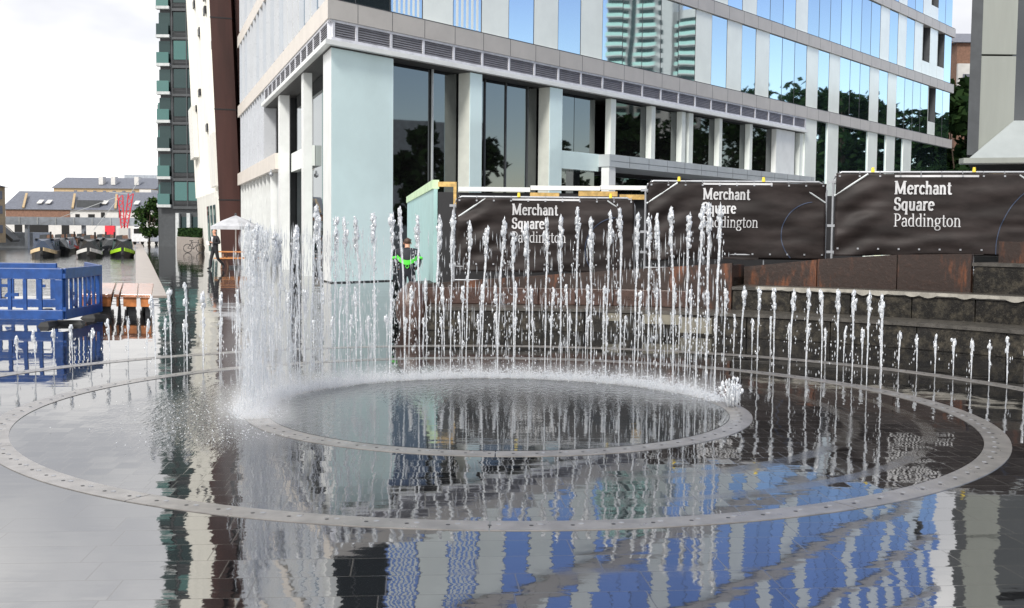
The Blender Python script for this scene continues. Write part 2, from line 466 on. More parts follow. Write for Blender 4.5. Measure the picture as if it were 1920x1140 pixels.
class MB:
    """collects shapes in world space; build() links them as one mesh object"""
    def __init__(s): s.v = []; s.f = []; s.mi = []
    def poly(s, pts, mi=0):
        i = len(s.v); s.v += [tuple(p) for p in pts]; s.f.append(tuple(range(i, i + len(pts)))); s.mi.append(mi)
    def hexa(s, b, tpts, mi=0):
        """prism from a bottom loop and a top loop"""
        n = len(b); i = len(s.v)
        s.v += [tuple(p) for p in b] + [tuple(p) for p in tpts]
        s.f.append(tuple(range(i + n - 1, i - 1, -1))); s.mi.append(mi)
        s.f.append(tuple(range(i + n, i + 2 * n))); s.mi.append(mi)
        for k in range(n):
            k2 = (k + 1) % n
            s.f.append((i + k, i + k2, i + n + k2, i + n + k)); s.mi.append(mi)
    def box(s, x0, x1, y0, y1, z0, z1, mi=0):
        b = [(x0, y0), (x1, y0), (x1, y1), (x0, y1)]
        s.hexa([(x, y, z0) for x, y in b], [(x, y, z1) for x, y in b], mi)
    def prism(s, pts, z0, z1, mi=0):
        s.hexa([(p[0], p[1], z0) for p in pts], [(p[0], p[1], z1) for p in pts], mi)
    def tube(s, pts, r, n=8, mi=0, cap=True):
        pts = [Vector(p) for p in pts]
        rs = r if isinstance(r, (list, tuple)) else [r] * len(pts)
        i0 = len(s.v)
        up = Vector((0, 0, 1))
        for k, p in enumerate(pts):
            a = pts[max(k - 1, 0)]; b = pts[min(k + 1, len(pts) - 1)]
            d = (b - a).normalized()
            ref = up if abs(d.z) < .95 else Vector((1, 0, 0))
            u = d.cross(ref).normalized(); w = d.cross(u).normalized()
            for j in range(n):
                t = 2 * pi * j / n
                s.v.append(tuple(p + (u * cos(t) + w * sin(t)) * rs[k]))
        for k in range(len(pts) - 1):
            for j in range(n):
                j2 = (j + 1) % n
                s.f.append((i0 + k * n + j, i0 + k * n + j2, i0 + (k + 1) * n + j2, i0 + (k + 1) * n + j)); s.mi.append(mi)
        if cap:
            s.f.append(tuple(i0 + j for j in range(n - 1, -1, -1))); s.mi.append(mi)
            s.f.append(tuple(i0 + (len(pts) - 1) * n + j for j in range(n))); s.mi.append(mi)
    def bar(s, a, b, w, h, mi=0):
        """square bar from a to b"""
        a = Vector(a); b = Vector(b); d = (b - a).normalized()
        ref = Vector((0, 0, 1)) if abs(d.z) < .95 else Vector((0, 1, 0))
        u = d.cross(ref).normalized() * (w / 2); v = u.cross(d).normalized() * (h / 2)
        q = [-u - v, u - v, u + v, -u + v]
        s.hexa([a + k for k in q], [b + k for k in q], mi)
    def blob(s, c, r, sz=1.0, jit=.25, mi=0, rnd=random):
        i = len(s.v)
        for vx in ICO_V:
            k = 1 + rnd.uniform(-jit, jit)
            s.v.append((c[0] + vx[0] * r * k, c[1] + vx[1] * r * k, c[2] + vx[2] * r * k * sz))
        for fc in ICO_F:
            s.f.append((i + fc[0], i + fc[1], i + fc[2])); s.mi.append(mi)
    def octa(s, c, r, sz=1.0, mi=0):
        i = len(s.v); x, y, z = c
        s.v += [(x + r, y, z), (x, y + r, z), (x - r, y, z), (x, y - r, z), (x, y, z + r * sz), (x, y, z - r * sz)]
        for fc in ((0, 1, 4), (1, 2, 4), (2, 3, 4), (3, 0, 4), (1, 0, 5), (2, 1, 5), (3, 2, 5), (0, 3, 5)):
            s.f.append(tuple(i + k for k in fc)); s.mi.append(mi)
    def build(s, name, m, parent=None, smooth=False, bevel=0.0):
        me = bpy.data.meshes.new(name)
        off = Vector((0, 0, 0))
        vs = s.v
        if parent is not None:
            inv = parent.matrix_world.inverted()
            p_ = parent; chain = []
            mw = Matrix.Identity(4)
            while p_ is not None:
                mw = (Matrix.Translation(p_.location) @ p_.rotation_euler.to_matrix().to_4x4()) @ mw
                p_ = p_.parent
            inv = mw.inverted()
            vs = [tuple(inv @ Vector(p)) for p in s.v]
        me.from_pydata(vs, [], s.f)
        ms = m if isinstance(m, (list, tuple)) else [m]
        for mm in ms: me.materials.append(mm)
        me.polygons.foreach_set('material_index', s.mi)
        if smooth: me.polygons.foreach_set('use_smooth', [True] * len(s.f))
        me.update()
        bm = bmesh.new(); bm.from_mesh(me); bmesh.ops.recalc_face_normals(bm, faces=bm.faces); bm.to_mesh(me); bm.free()
        o = bpy.data.objects.new(name, me)
        link(o, parent)
        if bevel:
            bv = o.modifiers.new('bevel', 'BEVEL'); bv.width = bevel; bv.segments = 2; bv.limit_method = 'ANGLE'; bv.angle_limit = radians(40)
        return o
_b = bmesh.new(); bmesh.ops.create_icosphere(_b, subdivisions=1, radius=1)
_b.verts.ensure_lookup_table()
ICO_V = [tuple(v.co) for v in _b.verts]; ICO_F = [tuple(v.index for v in f.verts) for f in _b.faces]
_b.free()

# ================================================================== GROUND AND CANAL
CD = Vector((-.316, .949, 0))                      # along the promenade and canal
CE0 = Vector((-9.4, 28.2, 0)); CE1 = CE0 + CD * 150
WZ = -0.8
g = MB()
def q4(a, b, c, d): g.poly([(p[0], p[1], 0) for p in (a, b, c, d)])
q4((-2500, -400), (2500, -400), (2500, CE0.y), (-2500, CE0.y))
q4((CE0.x, CE0.y), (2500, CE0.y), (2500, CE1.y), (CE1.x, CE1.y))
q4((-2500, CE1.y), (2500, CE1.y), (2500, 4000), (-2500, 4000))
tag(g.build('plaza_paving', M['ground']), kind='structure')
w_ = MB(); w_.poly([(-400, CE0.y - .3, WZ), (CE0.x + .2, CE0.y - .3, WZ), (CE1.x + .2, CE1.y + .3, WZ), (-400, CE1.y + .3, WZ)])
tag(w_.build('canal_water', M['canal']), kind='structure')
qw = MB()
qw.hexa([(CE0.x, CE0.y, WZ - .5), (CE0.x + .01, CE0.y, WZ - .5), (CE1.x + .01, CE1.y, WZ - .5), (CE1.x, CE1.y, WZ - .5)],
        [(CE0.x, CE0.y, -.004), (CE0.x + .01, CE0.y, -.004), (CE1.x + .01, CE1.y, -.004), (CE1.x, CE1.y, -.004)])
qw.box(-400, CE0.x, CE0.y, CE0.y + .01, WZ - .5, -.004)
qw.box(-400, CE1.x, CE1.y - .01, CE1.y, WZ - .5, -.004)
tag(qw.build('quay_side', M['stone_pink']), kind='structure')
cp = MB(); nrm = Vector((.949, .316, 0))
for k in range(60):
    a = CE0 + CD * (k * 2.5 + .01); b = CE0 + CD * (k * 2.5 + 2.48)
    cp.prism([a, a + nrm * .75, b + nrm * .75, b], .004, .03)
tag(cp.build('quay_coping', M['stone_pink']), kind='structure')

# ================================================================== FOUNTAIN RINGS
def degd(t): return t * 180 / pi
def ring_plate(ro, w, nseg, z0, z1, parent, gap=.004, half=None):
    n = 180
    b = MB()
    for k in range(nseg):
        if half and abs(((k + .5) / nseg * 360 - 90 + 180) % 360 - 180) > half: continue
        a0 = 2 * pi * k / nseg + gap / ro; a1 = 2 * pi * (k + 1) / nseg - gap / ro
        m = max(2, n // nseg)
        for j in range(m):
            t0 = a0 + (a1 - a0) * j / m; t1 = a0 + (a1 - a0) * (j + 1) / m
            P = lambda r, t: (CX + r * cos(t), CY + r * sin(t))
            b.prism([P(ro - w, t0), P(ro, t0), P(ro, t1), P(ro - w, t1)], z0, z1)
    me = b.build('steel_plate', M['steel'], parent)
    bm = bmesh.new(); bm.from_mesh(me.data); bmesh.ops.remove_doubles(bm, verts=bm.verts, dist=.0005)
    # drop inner faces between neighbouring wedges
    seen = {}
    for f in bm.faces:
        seen.setdefault(frozenset(v.index for v in f.verts), []).append(f)
    dead = [f for fs in seen.values() if len(fs) > 1 for f in fs]
    bmesh.ops.delete(bm, geom=dead, context='FACES')
    bmesh.ops.recalc_face_normals(bm, faces=bm.faces)
    bm.to_mesh(me.data); bm.free()
    return me
def studs(ro, w, n, parent, half=None):
    d = MB(); l = MB()
    for k in range(n):
        t = 2 * pi * k / n
        if half and abs((degd(t) - 90 + 180) % 360 - 180) > half: continue
        for (mb, rr, dt, rad, zz) in ((d, ro - w * .5, 0, .013, .0062), (l, ro - w * .62, .055 / ro, .017, .0068)):
            c = (CX + rr * cos(t + dt), CY + rr * sin(t + dt))
            mb.prism([(c[0] + rad * cos(2 * pi * j / 7), c[1] + rad * sin(2 * pi * j / 7)) for j in range(7)], .0046, zz)
    tag(d.build('nozzle', M['black_metal'], parent), kind='stuff')
    tag(l.build('light_stud', M['galv'], parent), kind='stuff')
ringI = empty('fountain_ring', (CX, CY, 0), 'smallest stainless steel fountain ring around the rippled round basin', 'fountain ring')
ring_plate(R_IN, R_W, 8, .0, .0045, ringI); studs(R_IN, R_W, 79, ringI)
ringM = empty('fountain_ring', (CX, CY, 0), 'wide middle stainless steel ring with metal studs set in the wet paving', 'fountain ring')
ring_plate(R_OUT, R_W, 12, .0, .0045, ringM); studs(R_OUT, R_W, 116, ringM)
ringF = empty('fountain_ring', (CX, CY, 0), 'largest and farthest steel ring, a pale line before the stone terrace', 'fountain ring')
ring_plate(R_FAR, R_W, 16, .0, .0045, ringF, half=95); studs(R_FAR, R_W, 140, ringF, half=88)
bw = MB(); bw.poly([(CX + (R_IN - R_W - .004) * cos(2 * pi * k / 96), CY + (R_IN - R_W - .004) * sin(2 * pi * k / 96), .006) for k in range(96)])
tag(bw.build('basin_water', M['basin']), kind='structure')

# ================================================================== MAIN OFFICE BUILDING
C0 = Vector((-5.97, 37.0, 0))
RD = Vector((.62, .7846, 0)); RN = Vector((.7846, -.62, 0))
LD = Vector((-.316, .949, 0)); LN = Vector((-.949, -.316, 0))
S_END, L_END = 63.0, 33.4
def F(s, o, z=0.0):
    p = C0 + RD * s + RN * o; return Vector((p.x, p.y, z))
def L(s, o, z=0.0):
    p = C0 + LD * s + LN * o; return Vector((p.x, p.y, z))
def fbox(mb, fn, s0, s1, o0, o1, z0, z1, mi=0):
    if o0 < -.2 and s0 < .36 and z0 > 7.8:      # keep clear of the sharp corner
        if s1 < .5: return
        s0 = .36
    mb.prism([fn(s0, o0), fn(s0, o1), fn(s1, o1), fn(s1, o0)], z0, z1, mi)
def xy_isect(p, d, q, e):
    k = ((q.x - p.x) * e.y - (q.y - p.y) * e.x) / (d.x * e.y - d.y * e.x); return p + d * k
def mitre(o):
    return xy_isect(C0 + RN * o, RD, C0 + LN * o, LD)
def outline(o):
    """whole-building outline offset outwards by o"""
    return [mitre(o), F(S_END + max(o, 0), o), F(S_END + max(o, 0), -26), L(L_END + max(o, 0), -14), L(L_END + max(o, 0), o)]

bld = empty('office_building', C0, 'pale office block with sharp corner, glass strips and beige bands above the fountain', 'office building')
B1, FH, BH = 8.54, 4.15, .66
NF = 10
core = MB()
core.prism(outline(-.45), 7.9, B1 + FH * NF + .5)
core.prism([F(37, -.45), F(S_END, -.45), F(S_END, -26), F(37, -26)], 0, 7.9)
core.prism([L(14.6, -.6), L(L_END, -.6), L(L_END, -12), L(14.6, -12)], 0, 7.9)
core.build('wall', M['joint'], bld)
for k in range(NF + 1):
    z0 = B1 + FH * k
    o = .10
    m = mitre(o); mi_ = mitre(-.4)
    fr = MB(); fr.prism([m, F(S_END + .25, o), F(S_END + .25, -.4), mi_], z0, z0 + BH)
    fr.build('floor_band', M['band_shaded'], bld)
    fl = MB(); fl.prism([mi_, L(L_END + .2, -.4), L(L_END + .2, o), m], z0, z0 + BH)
    fl.build('floor_band', M['band_sunlit'], bld)
    if k < NF:
        cpst = MB(); cpst.prism([mitre(-.012), F(.345, -.012), F(.345, -.2), mitre(-.5), L(.345, -.2), L(.345, -.012)], z0 + BH + .004, z0 + FH - .004)
        cpst.build('corner_post', M['white_metal'], bld)
cpst = MB(); cpst.prism([mitre(-.026), F(.345, -.026), F(.345, -.2), mitre(-.5), L(.345, -.2), L(.345, -.026)], 7.862, 8.53); cpst.build('corner_post', M['louvre_frame'], bld)
# panel joints of the lowest bands
SJ = [0.0] + [1.145 + 1.62 * k for k in range(39)]
jm = MB()
for k in range(4):
    z0 = B1 + FH * k
    for s in SJ[1:-1]:
        fbox(jm, F, s - .012, s + .012, .099, .1015, z0 + .003, z0 + BH - .003)
    fbox(jm, F, .1, S_END, .099, .1035, z0 + BH - .03, z0 + BH - .001)
jm.build('panel_joint', M['joint'], bld)

ROWS = ["GGGWGWGWGWGGGGGWGWGWGGGWGWGGGWGWGGGGDGG",
        "GWGWGGGWGWGGGWGGWGWGGGWGGGGGGGWGWGWDWDG",
        "GGWGWGGWGGGWGWGGGWGGWGGWGGGGWGGGWGGWDGG"]
def row_str(k):
    if k < 3: return ROWS[k]
    r = random.Random(k * 13 + 5); s = ''
    while len(s) < 40:
        s += r.choice(['GW', 'GGW', 'GW', 'GGGW', 'GW'])
    return s[:39]
cl = MB(); far_win = MB(); mull = MB()
for k in range(NF):
    z0, z1 = B1 + FH * k + BH, B1 + FH * (k + 1)
    rs_ = row_str(k)
    for i, ch in enumerate(rs_):
        s0, s1 = SJ[i], SJ[i + 1] if i + 1 < len(SJ) else S_END
        s1 = min(s1, S_END)
        if s1 - s0 < .2: continue
        if ch == 'W':
            fbox(cl, F, s0 + .015, s1 - .015, -.40, .0, z0 + .01, z1 - .01)
        elif ch == 'D':
            fbox(cl, F, s0 + .015, s1 - .015, -.40, .0, z0 + .01, z0 + .95)
            fbox(cl, F, s0 + .015, s0 + .06, -.40, .0, z0 + .95, z1 - .01)
        else:
            tgt = MB() if k < 3 else far_win
            fbox(tgt, F, s0 + .03, s1 - .03, -.40, -.015, z0 + .02, z1 - .02)
            if k < 3: tgt.build('window', M['win'], bld)
        fbox(mull, F, s0 - .015, s0 + .015, -.41, -.006, z0 + .012, z1 - .012)
# lower row at the far right of the long side (down to the ground)
for i, ch in enumerate("WGWGGGWGWGWGGGGG"):
    s0, s1 = SJ[23 + i], min(SJ[24 + i], S_END)
    if ch == 'W':
        fbox(cl, F, s0 + .01, s1 - .01, -.43, .01, 0, B1 - .005)
    else:
        wv = MB(); fbox(wv, F, s0 + .03, s1 - .03, -.43, -.06, .05, B1 - .02); wv.build('window', M['win'], bld)
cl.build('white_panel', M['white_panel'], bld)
mull.build('mullion', M['joint'], bld)
tag(far_win.build('upper_window', M['win'], bld), kind='stuff')
# striped blinds behind two first-floor windows
for (i, n) in ((2, 6), (4, 5)):
    bl = MB()
    s0, s1 = SJ[i] + .1, SJ[i + 1] - .1
    for j in range(n):
        a = s0 + (s1 - s0) * (j + .25) / n
        fbox(bl, F, a, a + (s1 - s0) / n * .45, -.014, -.010, B1 + BH + .05, B1 + FH - .05)
    bl.build('blind', M['white_panel'], bld)

# left side: alternating glass and white with fins
wl_m = MB(); fin = MB()
NL = 21
for k in range(NF):
    z0, z1 = B1 + FH * k + BH, B1 + FH * (k + 1)
    for i in range(NL):
        s0, s1 = L_END * i / NL, L_END * (i + 1) / NL
        if i % 2 == 0 or (i + k) % 5 == 0:
            fbox(wl_m, L, s0 + .02, s1 - .02, -.4, -.03, z0 + .01, z1 - .01)
        else:
            tgt = MB() if k < 2 else None
            if tgt is not None:
                fbox(tgt, L, s0 + .02, s1 - .02, -.4, -.05, z0 + .01, z1 - .01); tgt.build('window', M['win_left'], bld)
            else:
                fbox(wl_m, L, s0 + .02, s1 - .02, -.4, -.05, z0 + .01, z1 - .01, 1)
        fbox(fin, L, s0 - .03, s0 + .03, -.41, .13, z0 + .004, z1 - .004)
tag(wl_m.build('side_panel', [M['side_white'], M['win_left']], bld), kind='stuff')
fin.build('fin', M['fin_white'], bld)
# left side lower cladding between the lower band and the first band
lc = MB()
for i in range(12):
    s0 = 19.3 + (L_END - 19.3) * i / 12; s1 = 19.3 + (L_END - 19.3) * (i + 1) / 12
    fbox(lc, L, s0 + .02, s1 - .02, -.55, -.02 - .05 * (i % 2), 5.17, B1 - .004)
    fbox(lc, L, s0 - .03, s0 + .03, -.5, .06, 5.17, B1 - .004)
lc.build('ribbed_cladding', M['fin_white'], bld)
lb = MB(); fbox(lb, L, 14.3, L_END + .3, -.5, .12, 4.46, 5.165); lb.build('lower_band', M['band_sunlit'], bld)
# left shopfront under the lower band
for i in range(9):
    s0 = 17.6 + (L_END - 17.6) * i / 9; s1 = 17.6 + (L_END - 17.6) * (i + 1) / 9
    sw = MB(); fbox(sw, L, s0 + .06, s1 - .06, -.58, -.40, .1, 4.4); sw.build('shop_window', M['dark_glass'], bld)
sf = MB()
for i in range(10):
    s0 = 17.6 + (L_END - 17.6) * i / 9
    fbox(sf, L, s0 - .07, s0 + .07, -.58, -.05, 0, 4.455)
fbox(sf, L, 17.6, L_END, -.39, -.33, 3.2, 3.32)
sf.build('shopfront_frame', M['white_metal'], bld)
lw_ = MB(); fbox(lw_, L, 14.6, 17.4, -.6, -.35, 0, 4.455); lw_.build('shop_wall', M['pale_metal'], bld)

# louvre strip and lip under the first band, both sides
def strip(fn, s_end, joints, ex):
    fr = MB()
    fbox(fr, fn, .0, s_end, -.45, -.03, 7.86, 8.535)
    for s in joints:
        fbox(fr, fn, s - .05, s + .05, -.03, .055, 7.98, 8.46)
    fbox(fr, fn, ex, s_end, -.03, .06, 8.46, 8.535)
    fbox(fr, fn, ex, s_end, -.03, .06, 7.86, 7.98)
    fr.build('louvre_frame', M['louvre_frame'], bld)
    for a, b in zip(joints[:-1], joints[1:]):
        lv = MB()
        for j in range(6):
            z = 8.0 + j * .077
            lv.hexa([fn(a + .055, -.028, z), fn(a + .055, .035, z), fn(b - .055, .035, z), fn(b - .055, -.028, z)],
                    [fn(a + .055, -.028, z + .07), fn(a + .055, .012, z + .05), fn(b - .055, .012, z + .05), fn(b - .055, -.028, z + .07)])
        lv.build('louvre_grille', M['louvre'], bld)
strip(F, 36.8, [.12] + [1.145 + 1.62 * k for k in range(22)] + [36.7], .0)
strip(L, 19.2, [.2 + 1.58 * k for k in range(13)], .0)
lp = MB(); lp.prism([mitre(.2), F(36.8, .2), F(36.8, -.5), mitre(-.5)], 7.70, 7.855); lp.build('canopy_lip', M['white_metal'], bld)
lp = MB(); lp.prism([mitre(-.5), L(19.2, -.5), L(19.2, .2), mitre(.2)], 7.70, 7.855); lp.build('canopy_lip', M['white_metal'], bld)
so = MB(); so.prism([mitre(-.02), F(37, -.02), F(37, -4), L(19.3, -4), L(19.3, -.02)], 7.66, 7.698); so.build('soffit', M['soffit'], bld)

# frosted corner pier
pr = MB(); pr.prism([mitre(-.06), F(2.98, -.06), F(2.98, -.5), mitre(-.5)], .04, 7.655); pr.build('frosted_pier', M['cyan_glass'], bld)
pr = MB(); pr.prism([mitre(-.5), L(1.8, -.5), L(1.8, -.06), mitre(-.06)], .04, 7.655); pr.build('pier_side', M['white_metal'], bld)
pb = MB(); pb.prism([mitre(-.1), F(2.95, -.1), F(2.95, -.55), L(1.77, -.55), L(1.77, -.1)], 0, .04); pb.build('pier_plinth', M['dark_metal'], bld)

# recessed ground-floor glazing, long side
RG = -.64
gz = [2.98, 5.55, 7.1, 8.6, 9.9, 11.3, 12.0]
def pane(fn, s0, s1, z0, z1, o=RG, m='dark_glass', nm='shop_window'):
    w = MB(); fbox(w, fn, s0 + .02, s1 - .02, o - .05, o, z0, z1); w.build(nm, M[m], bld)
for a, b in zip(gz[:-1], gz[1:]):
    pane(F, a, b, .1, 7.64)
pane(F, 12.9, 14.6, 5.2, 7.64); pane(F, 14.6, 16.2, 5.2, 7.64)
pane(F, 12.9, 16.2, .1, 4.42)
ups = [17.0, 20.0, 22.8, 26.6, 30.0, 33.2, 36.6]
for a, b in zip(ups[:-1], ups[1:]):
    pane(F, a, b, 5.2, 7.64, RG + .26)
pane(F, 16.9, 36.6, .1, 4.42, RG - 1.2)
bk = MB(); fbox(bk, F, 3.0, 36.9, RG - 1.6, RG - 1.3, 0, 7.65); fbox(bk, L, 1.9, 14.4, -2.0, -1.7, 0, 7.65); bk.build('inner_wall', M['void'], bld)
gm = MB()
for s in gz[1:-1]:
    fbox(gm, F, s - .025, s + .025, RG - .04, RG + .05, .1, 7.64)
fbox(gm, F, 3.0, 12.0, RG - .04, RG + .03, .0, .1)
gm.build('mullion', M['dark_metal'], bld)
m1 = MB(); fbox(m1, F, 5.50, 5.56, RG + .05, RG + .11, .1, 7.64); m1.build('bright_mullion', M['pale_metal'], bld)
for (a, b, z0, z1) in ((7.0, 7.68, 0, 7.655), (12.0, 12.85, 0, 7.655)):
    cc = MB(); fbox(cc, F, a, b, RG + .06, -.03, z0, z1); cc.build('column', M['col_beige'], bld)
    cf = MB(); fbox(cf, F, a - .004, b + .004, -.03, .0, z0, z1); cf.build('column_face', M['cyan_glass'], bld)
for k, (s, w_p) in enumerate([(16.6, .4), (20.0, .35), (22.8, .35), (23.5, .4), (26.6, .3), (30.0, .3), (33.2, 2.4), (36.3, .6)]):
    cc = MB(); fbox(cc, F, s, s + w_p, RG + .27, -.08, 5.17, 7.655); cc.build('upper_pier', M['white_panel'] if k != 6 else M['white_metal'], bld)
bm_ = MB(); fbox(bm_, F, 12.86, 15.6, RG + .1, -.02, 4.42, 5.16); bm_.build('canopy_beam', M['cyan_glass'], bld)
bm_ = MB(); fbox(bm_, F, 15.6, 37.0, -2.5, .55, 4.62, 5.15); bm_.build('canopy_beam', M['pale_metal'], bld)
bj = MB()
for s in [17.2 + 1.62 * k for k in range(13)]: fbox(bj, F, s - .01, s + .01, .548, .553, 4.64, 5.13)
fbox(bj, F, 15.7, 37, .548, .556, 4.86, 4.875)
bj.build('beam_joint', M['dark_metal'], bld)
po = MB(); fbox(po, F, 15.65, 16.15, .1, .5, 0, 4.615); po.build('canopy_post', M['white_metal'], bld)

# left side ground floor: columns, recessed glass, transom panel
for (s0, s1, dep) in ((13.7, 14.3, .42), (6.3, 6.9, .32)):
    cc = MB(); fbox(cc, L, s0, s1, -dep - .03, -.03, 0, 7.655); cc.build('column', M['white_metal'], bld)
for a, b in ((1.8, 4.2), (4.2, 6.4), (6.4, 8.6), (8.6, 11.0), (11.0, 14.0)):
    pane(L, a, b, .1, 7.64, -.75, 'tower_glass' if a < 6 else 'dark_glass')
tr_ = MB(); fbox(tr_, L, 8.2, 13.6, -.74, -.5, 4.3, 5.1); tr_.build('transom_panel', M['white_panel'], bld)
cm = MB(); c_ = L(14.6, .25, 4.28); cm.bar((c_.x, c_.y, 4.28), (c_.x, c_.y, 4.45), .06, .06); cm.blob((c_.x, c_.y, 4.24), .12, 1, 0); cm.build('camera_dome', M['galv'], bld, True)

# ================================================================== CREAM LEANING BUILDING AND RUST COLUMN
A0 = Vector((-18.05, 72.0, 0)); AD = Vector((-.335, .942, 0)); AN = Vector((-.942, -.335, 0)); AP = Vector((.942, .335, 0))
LEAN = .041; AH = 44.0; AL = 25.0
def A(t, o, z):
    p = A0 + AD * t + AN * (o + LEAN * z); return (p.x, p.y, z)
def abox(mb, t0, t1, o0, o1, z0, z1):
    mb.hexa([A(t0, o0, z0), A(t0, o1, z0), A(t1, o1, z0), A(t1, o0, z0)], [A(t0, o0, z1), A(t0, o1, z1), A(t1, o1, z1), A(t1, o0, z1)])
cb = empty('leaning_building', A0, 'cream ribbed building leaning over the promenade beside a dark brown steel column', 'building')
m = MB(); abox(m, .25, AL, -16, 0, 0, AH); m.build('wall', M['cream_rib'], cb)
m = MB()
for k in range(16):
    t = .8 + k * 1.55
    abox(m, t, t + .09, 0.002, .16, 4.4, AH)
m.build('rib', M['cream_rib'], cb)
for (px, py) in ((375, 8), (398, 37), (413, 136), (384, 178), (375, 198), (400, 255), (386, 74), (398, 60)):
    z = EYE + (435 - py) / FPX * 84
    tt = max(1.0, min(AL - 1.6, 24 - (px - 372 + (435 - py) * .04) * .42))
    m = MB(); abox(m, tt, tt + 1.2, .004, .22, z, z + .5); m.build('small_window', M['black_metal'], cb)
for (t0, t1, z0, z1) in ((1.2, 5.0, 4.6, 8.0), (19.0, 23.0, 7.5, 11.5)):
    m = MB(); abox(m, t0, t1, .1, .5, z0, z1); m.build('bay', M['cream_rib'], cb)
m = MB(); abox(m, 1.0, 9.0, .05, .5, 0, 3.9); m.build('porch_panel', M['cream_rib'], cb)
for t in (2.0, 4.5, 7.0):
    m = MB(); abox(m, t, t + 1.3, .51, .56, .3, 3.4); m.build('porch_window', M['tower_glass'], cb)
m = MB()
def endp(u, y_, z):
    p = A0 + AP * u + Vector((0, y_, 0)) + AN * (LEAN * z); return (p.x, p.y, z)
m.hexa([endp(-.15, -1.2, 0), endp(1.15, -1.2, 0), endp(1.15, .2, 0), endp(-.15, .2, 0)], [endp(-.15, -1.2, AH), endp(1.15, -1.2, AH), endp(1.15, .2, AH), endp(-.15, .2, AH)])
m.hexa([endp(1.25, -.7, 0), endp(3.6, -.7, 0), endp(3.6, .3, 0), endp(1.25, .3, 0)], [endp(1.25, -.7, AH), endp(3.6, -.7, AH), endp(3.6, .3, AH), endp(1.25, .3, AH)])
m.build('steel_column', M['corten'], cb)
for z in (3.6, 9.2, 14.8, 20.4, 26):
    m = MB()
    m.hexa([endp(-.17, -1.22, z), endp(1.17, -1.22, z), endp(1.17, .2, z), endp(-.17, .2, z)], [endp(-.17, -1.22, z + .07), endp(1.17, -1.22, z + .07), endp(1.17, .2, z + .07), endp(-.17, .2, z + .07)])
    m.build('column_joint', M['black_metal'], cb)

# ================================================================== DARK TOWER
tw = empty('apartment_tower', (-36.5, 122, 0), 'tall dark apartment tower with green glass balconies at the promenade end', 'apartment tower')
TY = 122.0
m = MB(); m.box(-37.9, -28, TY + .3, TY + 16, 0, 48); m.build('wall', M['dark_metal'], tw)
m = MB(); m.box(-39.4, -37.95, TY + 4, TY + 16, 0, 15.6); m.build('side_wing', M['dark_metal'], tw)
for k in range(15):
    z = 4.2 + 3.0 * k
    m = MB(); m.box(-38.15, -36.7, TY - .45, TY + .3, z, z + .3); m.build('balcony_slab', M['tower_slab'], tw)
    m = MB(); m.box(-38.1, -36.8, TY - .42, TY - .35, z + .3, z + 1.45); m.box(-38.1, -38.03, TY - .35, TY + .2, z + .3, z + 1.45)
    m.build('balcony_glass', M['green_glass'] if k % 4 != 2 else M['tower_glass'], tw)
    m = MB(); m.box(-38.0, -36.8, TY + .22, TY + .29, z + .3, z + 2.7); m.build('window', M['tower_glass'], tw)
    m = MB(); m.box(-36.4, -33.6, TY + .1, TY + .29, z + .75, z + 2.75); m.build('window', M['tower_glass'] if k % 5 else M['green_glass'], tw)
    m = MB()
    m.box(-36.65, -33, TY - .05, TY + .3, z - .15, z + .15)
    for j in range(4): m.box(-36.6, -33.2, TY - .02, TY + .08, z + .24 + j * .13, z + .29 + j * .13)
    for x in (-36.6, -35.05, -33.45): m.box(x, x + .09, TY - .04, TY + .1, z + .15, z + 2.85)
    m.build('louvre_rail', M['dark_metal'], tw)
    if k < 4:
        m = MB(); m.box(-39.45, -38.3, TY + 3.6, TY + 4, z + .3, z + .55); m.build('balcony_slab', M['tower_slab'], tw)
        m = MB(); m.box(-39.3, -38.4, TY + 3.9, TY + 3.98, z + .7, z + 2.6); m.build('window', M['green_glass'], tw)
m = MB()
for x in (-36.2, -35.0, -33.8): m.box(x, x + .35, TY - .4, TY + .2, 0, 3.6)
m.build('entrance_column', M['tower_slab'], tw)
for x in (-35.8, -34.6):
    m = MB(); m.box(x, x + .8, TY + .2, TY + .29, .2, 3.2); m.build('entrance_door', M['tower_glass'], tw)

# ================================================================== GREY BUILDING ON THE RIGHT
rb = empty('grey_building', (14, 31, 0), 'dark grey metal clad building corner overhanging the hoarding at far right', 'building')
RY = 30.0
def rx(px, Y=RY): return (px - 14 - 960) / FPX * Y
zb = at(1830, 305, RY).z
m = MB(); m.prism([(rx(1839), RY + .63), (24, RY + .63), (28, RY + 12), (rx(1845, RY + 12), RY + 12)], zb, 30); m.build('wall', M['black_metal'], rb)
m = MB(); m.prism([(rx(1817), RY - .05), (rx(1838), RY - .05), (rx(1838), RY + .62), (rx(1819, RY + .62), RY + .62)], zb + .2, 30); m.build('corner_fin', M['dark_metal'], rb)
for z0, z1 in ((zb + .25, 6.45), (6.50, 10.6), (10.65, 14.8), (14.85, 19), (19.05, 23.2), (23.25, 29.9)):
    m = MB(); m.box(rx(1838.3), rx(1903), RY - .02, RY + .625, z0, z1); m.build('cladding_panel', M['grey_panel'], rb)
m = MB()
for k in range(7): m.box(rx(1904.5), 24, RY + .3, RY + .55, zb + .4 + 4.15 * k, zb + 4.3 + 4.15 * k)
m.build('window', M['dark_glass'], rb)
m = MB()
p0 = at(1806, 306, RY - 1.5); p1 = at(1925, 296, RY - 1.2); p2 = at(1925, 224, RY - .2); p3 = at(1902, 226, RY - .1); p4 = at(1822, 296, RY - .3)
p1.x += 6; p2.x += 6
back = Vector((0, .25, -.02))
m.hexa([p0, p1, p2, p3, p4], [p + back for p in (p0, p1, p2, p3, p4)])
m.build('flared_soffit', M['soffit_grey'], rb)
m = MB(); e0 = p0 + Vector((0, -.02, 0)); e1 = p1 + Vector((0, -.02, 0))
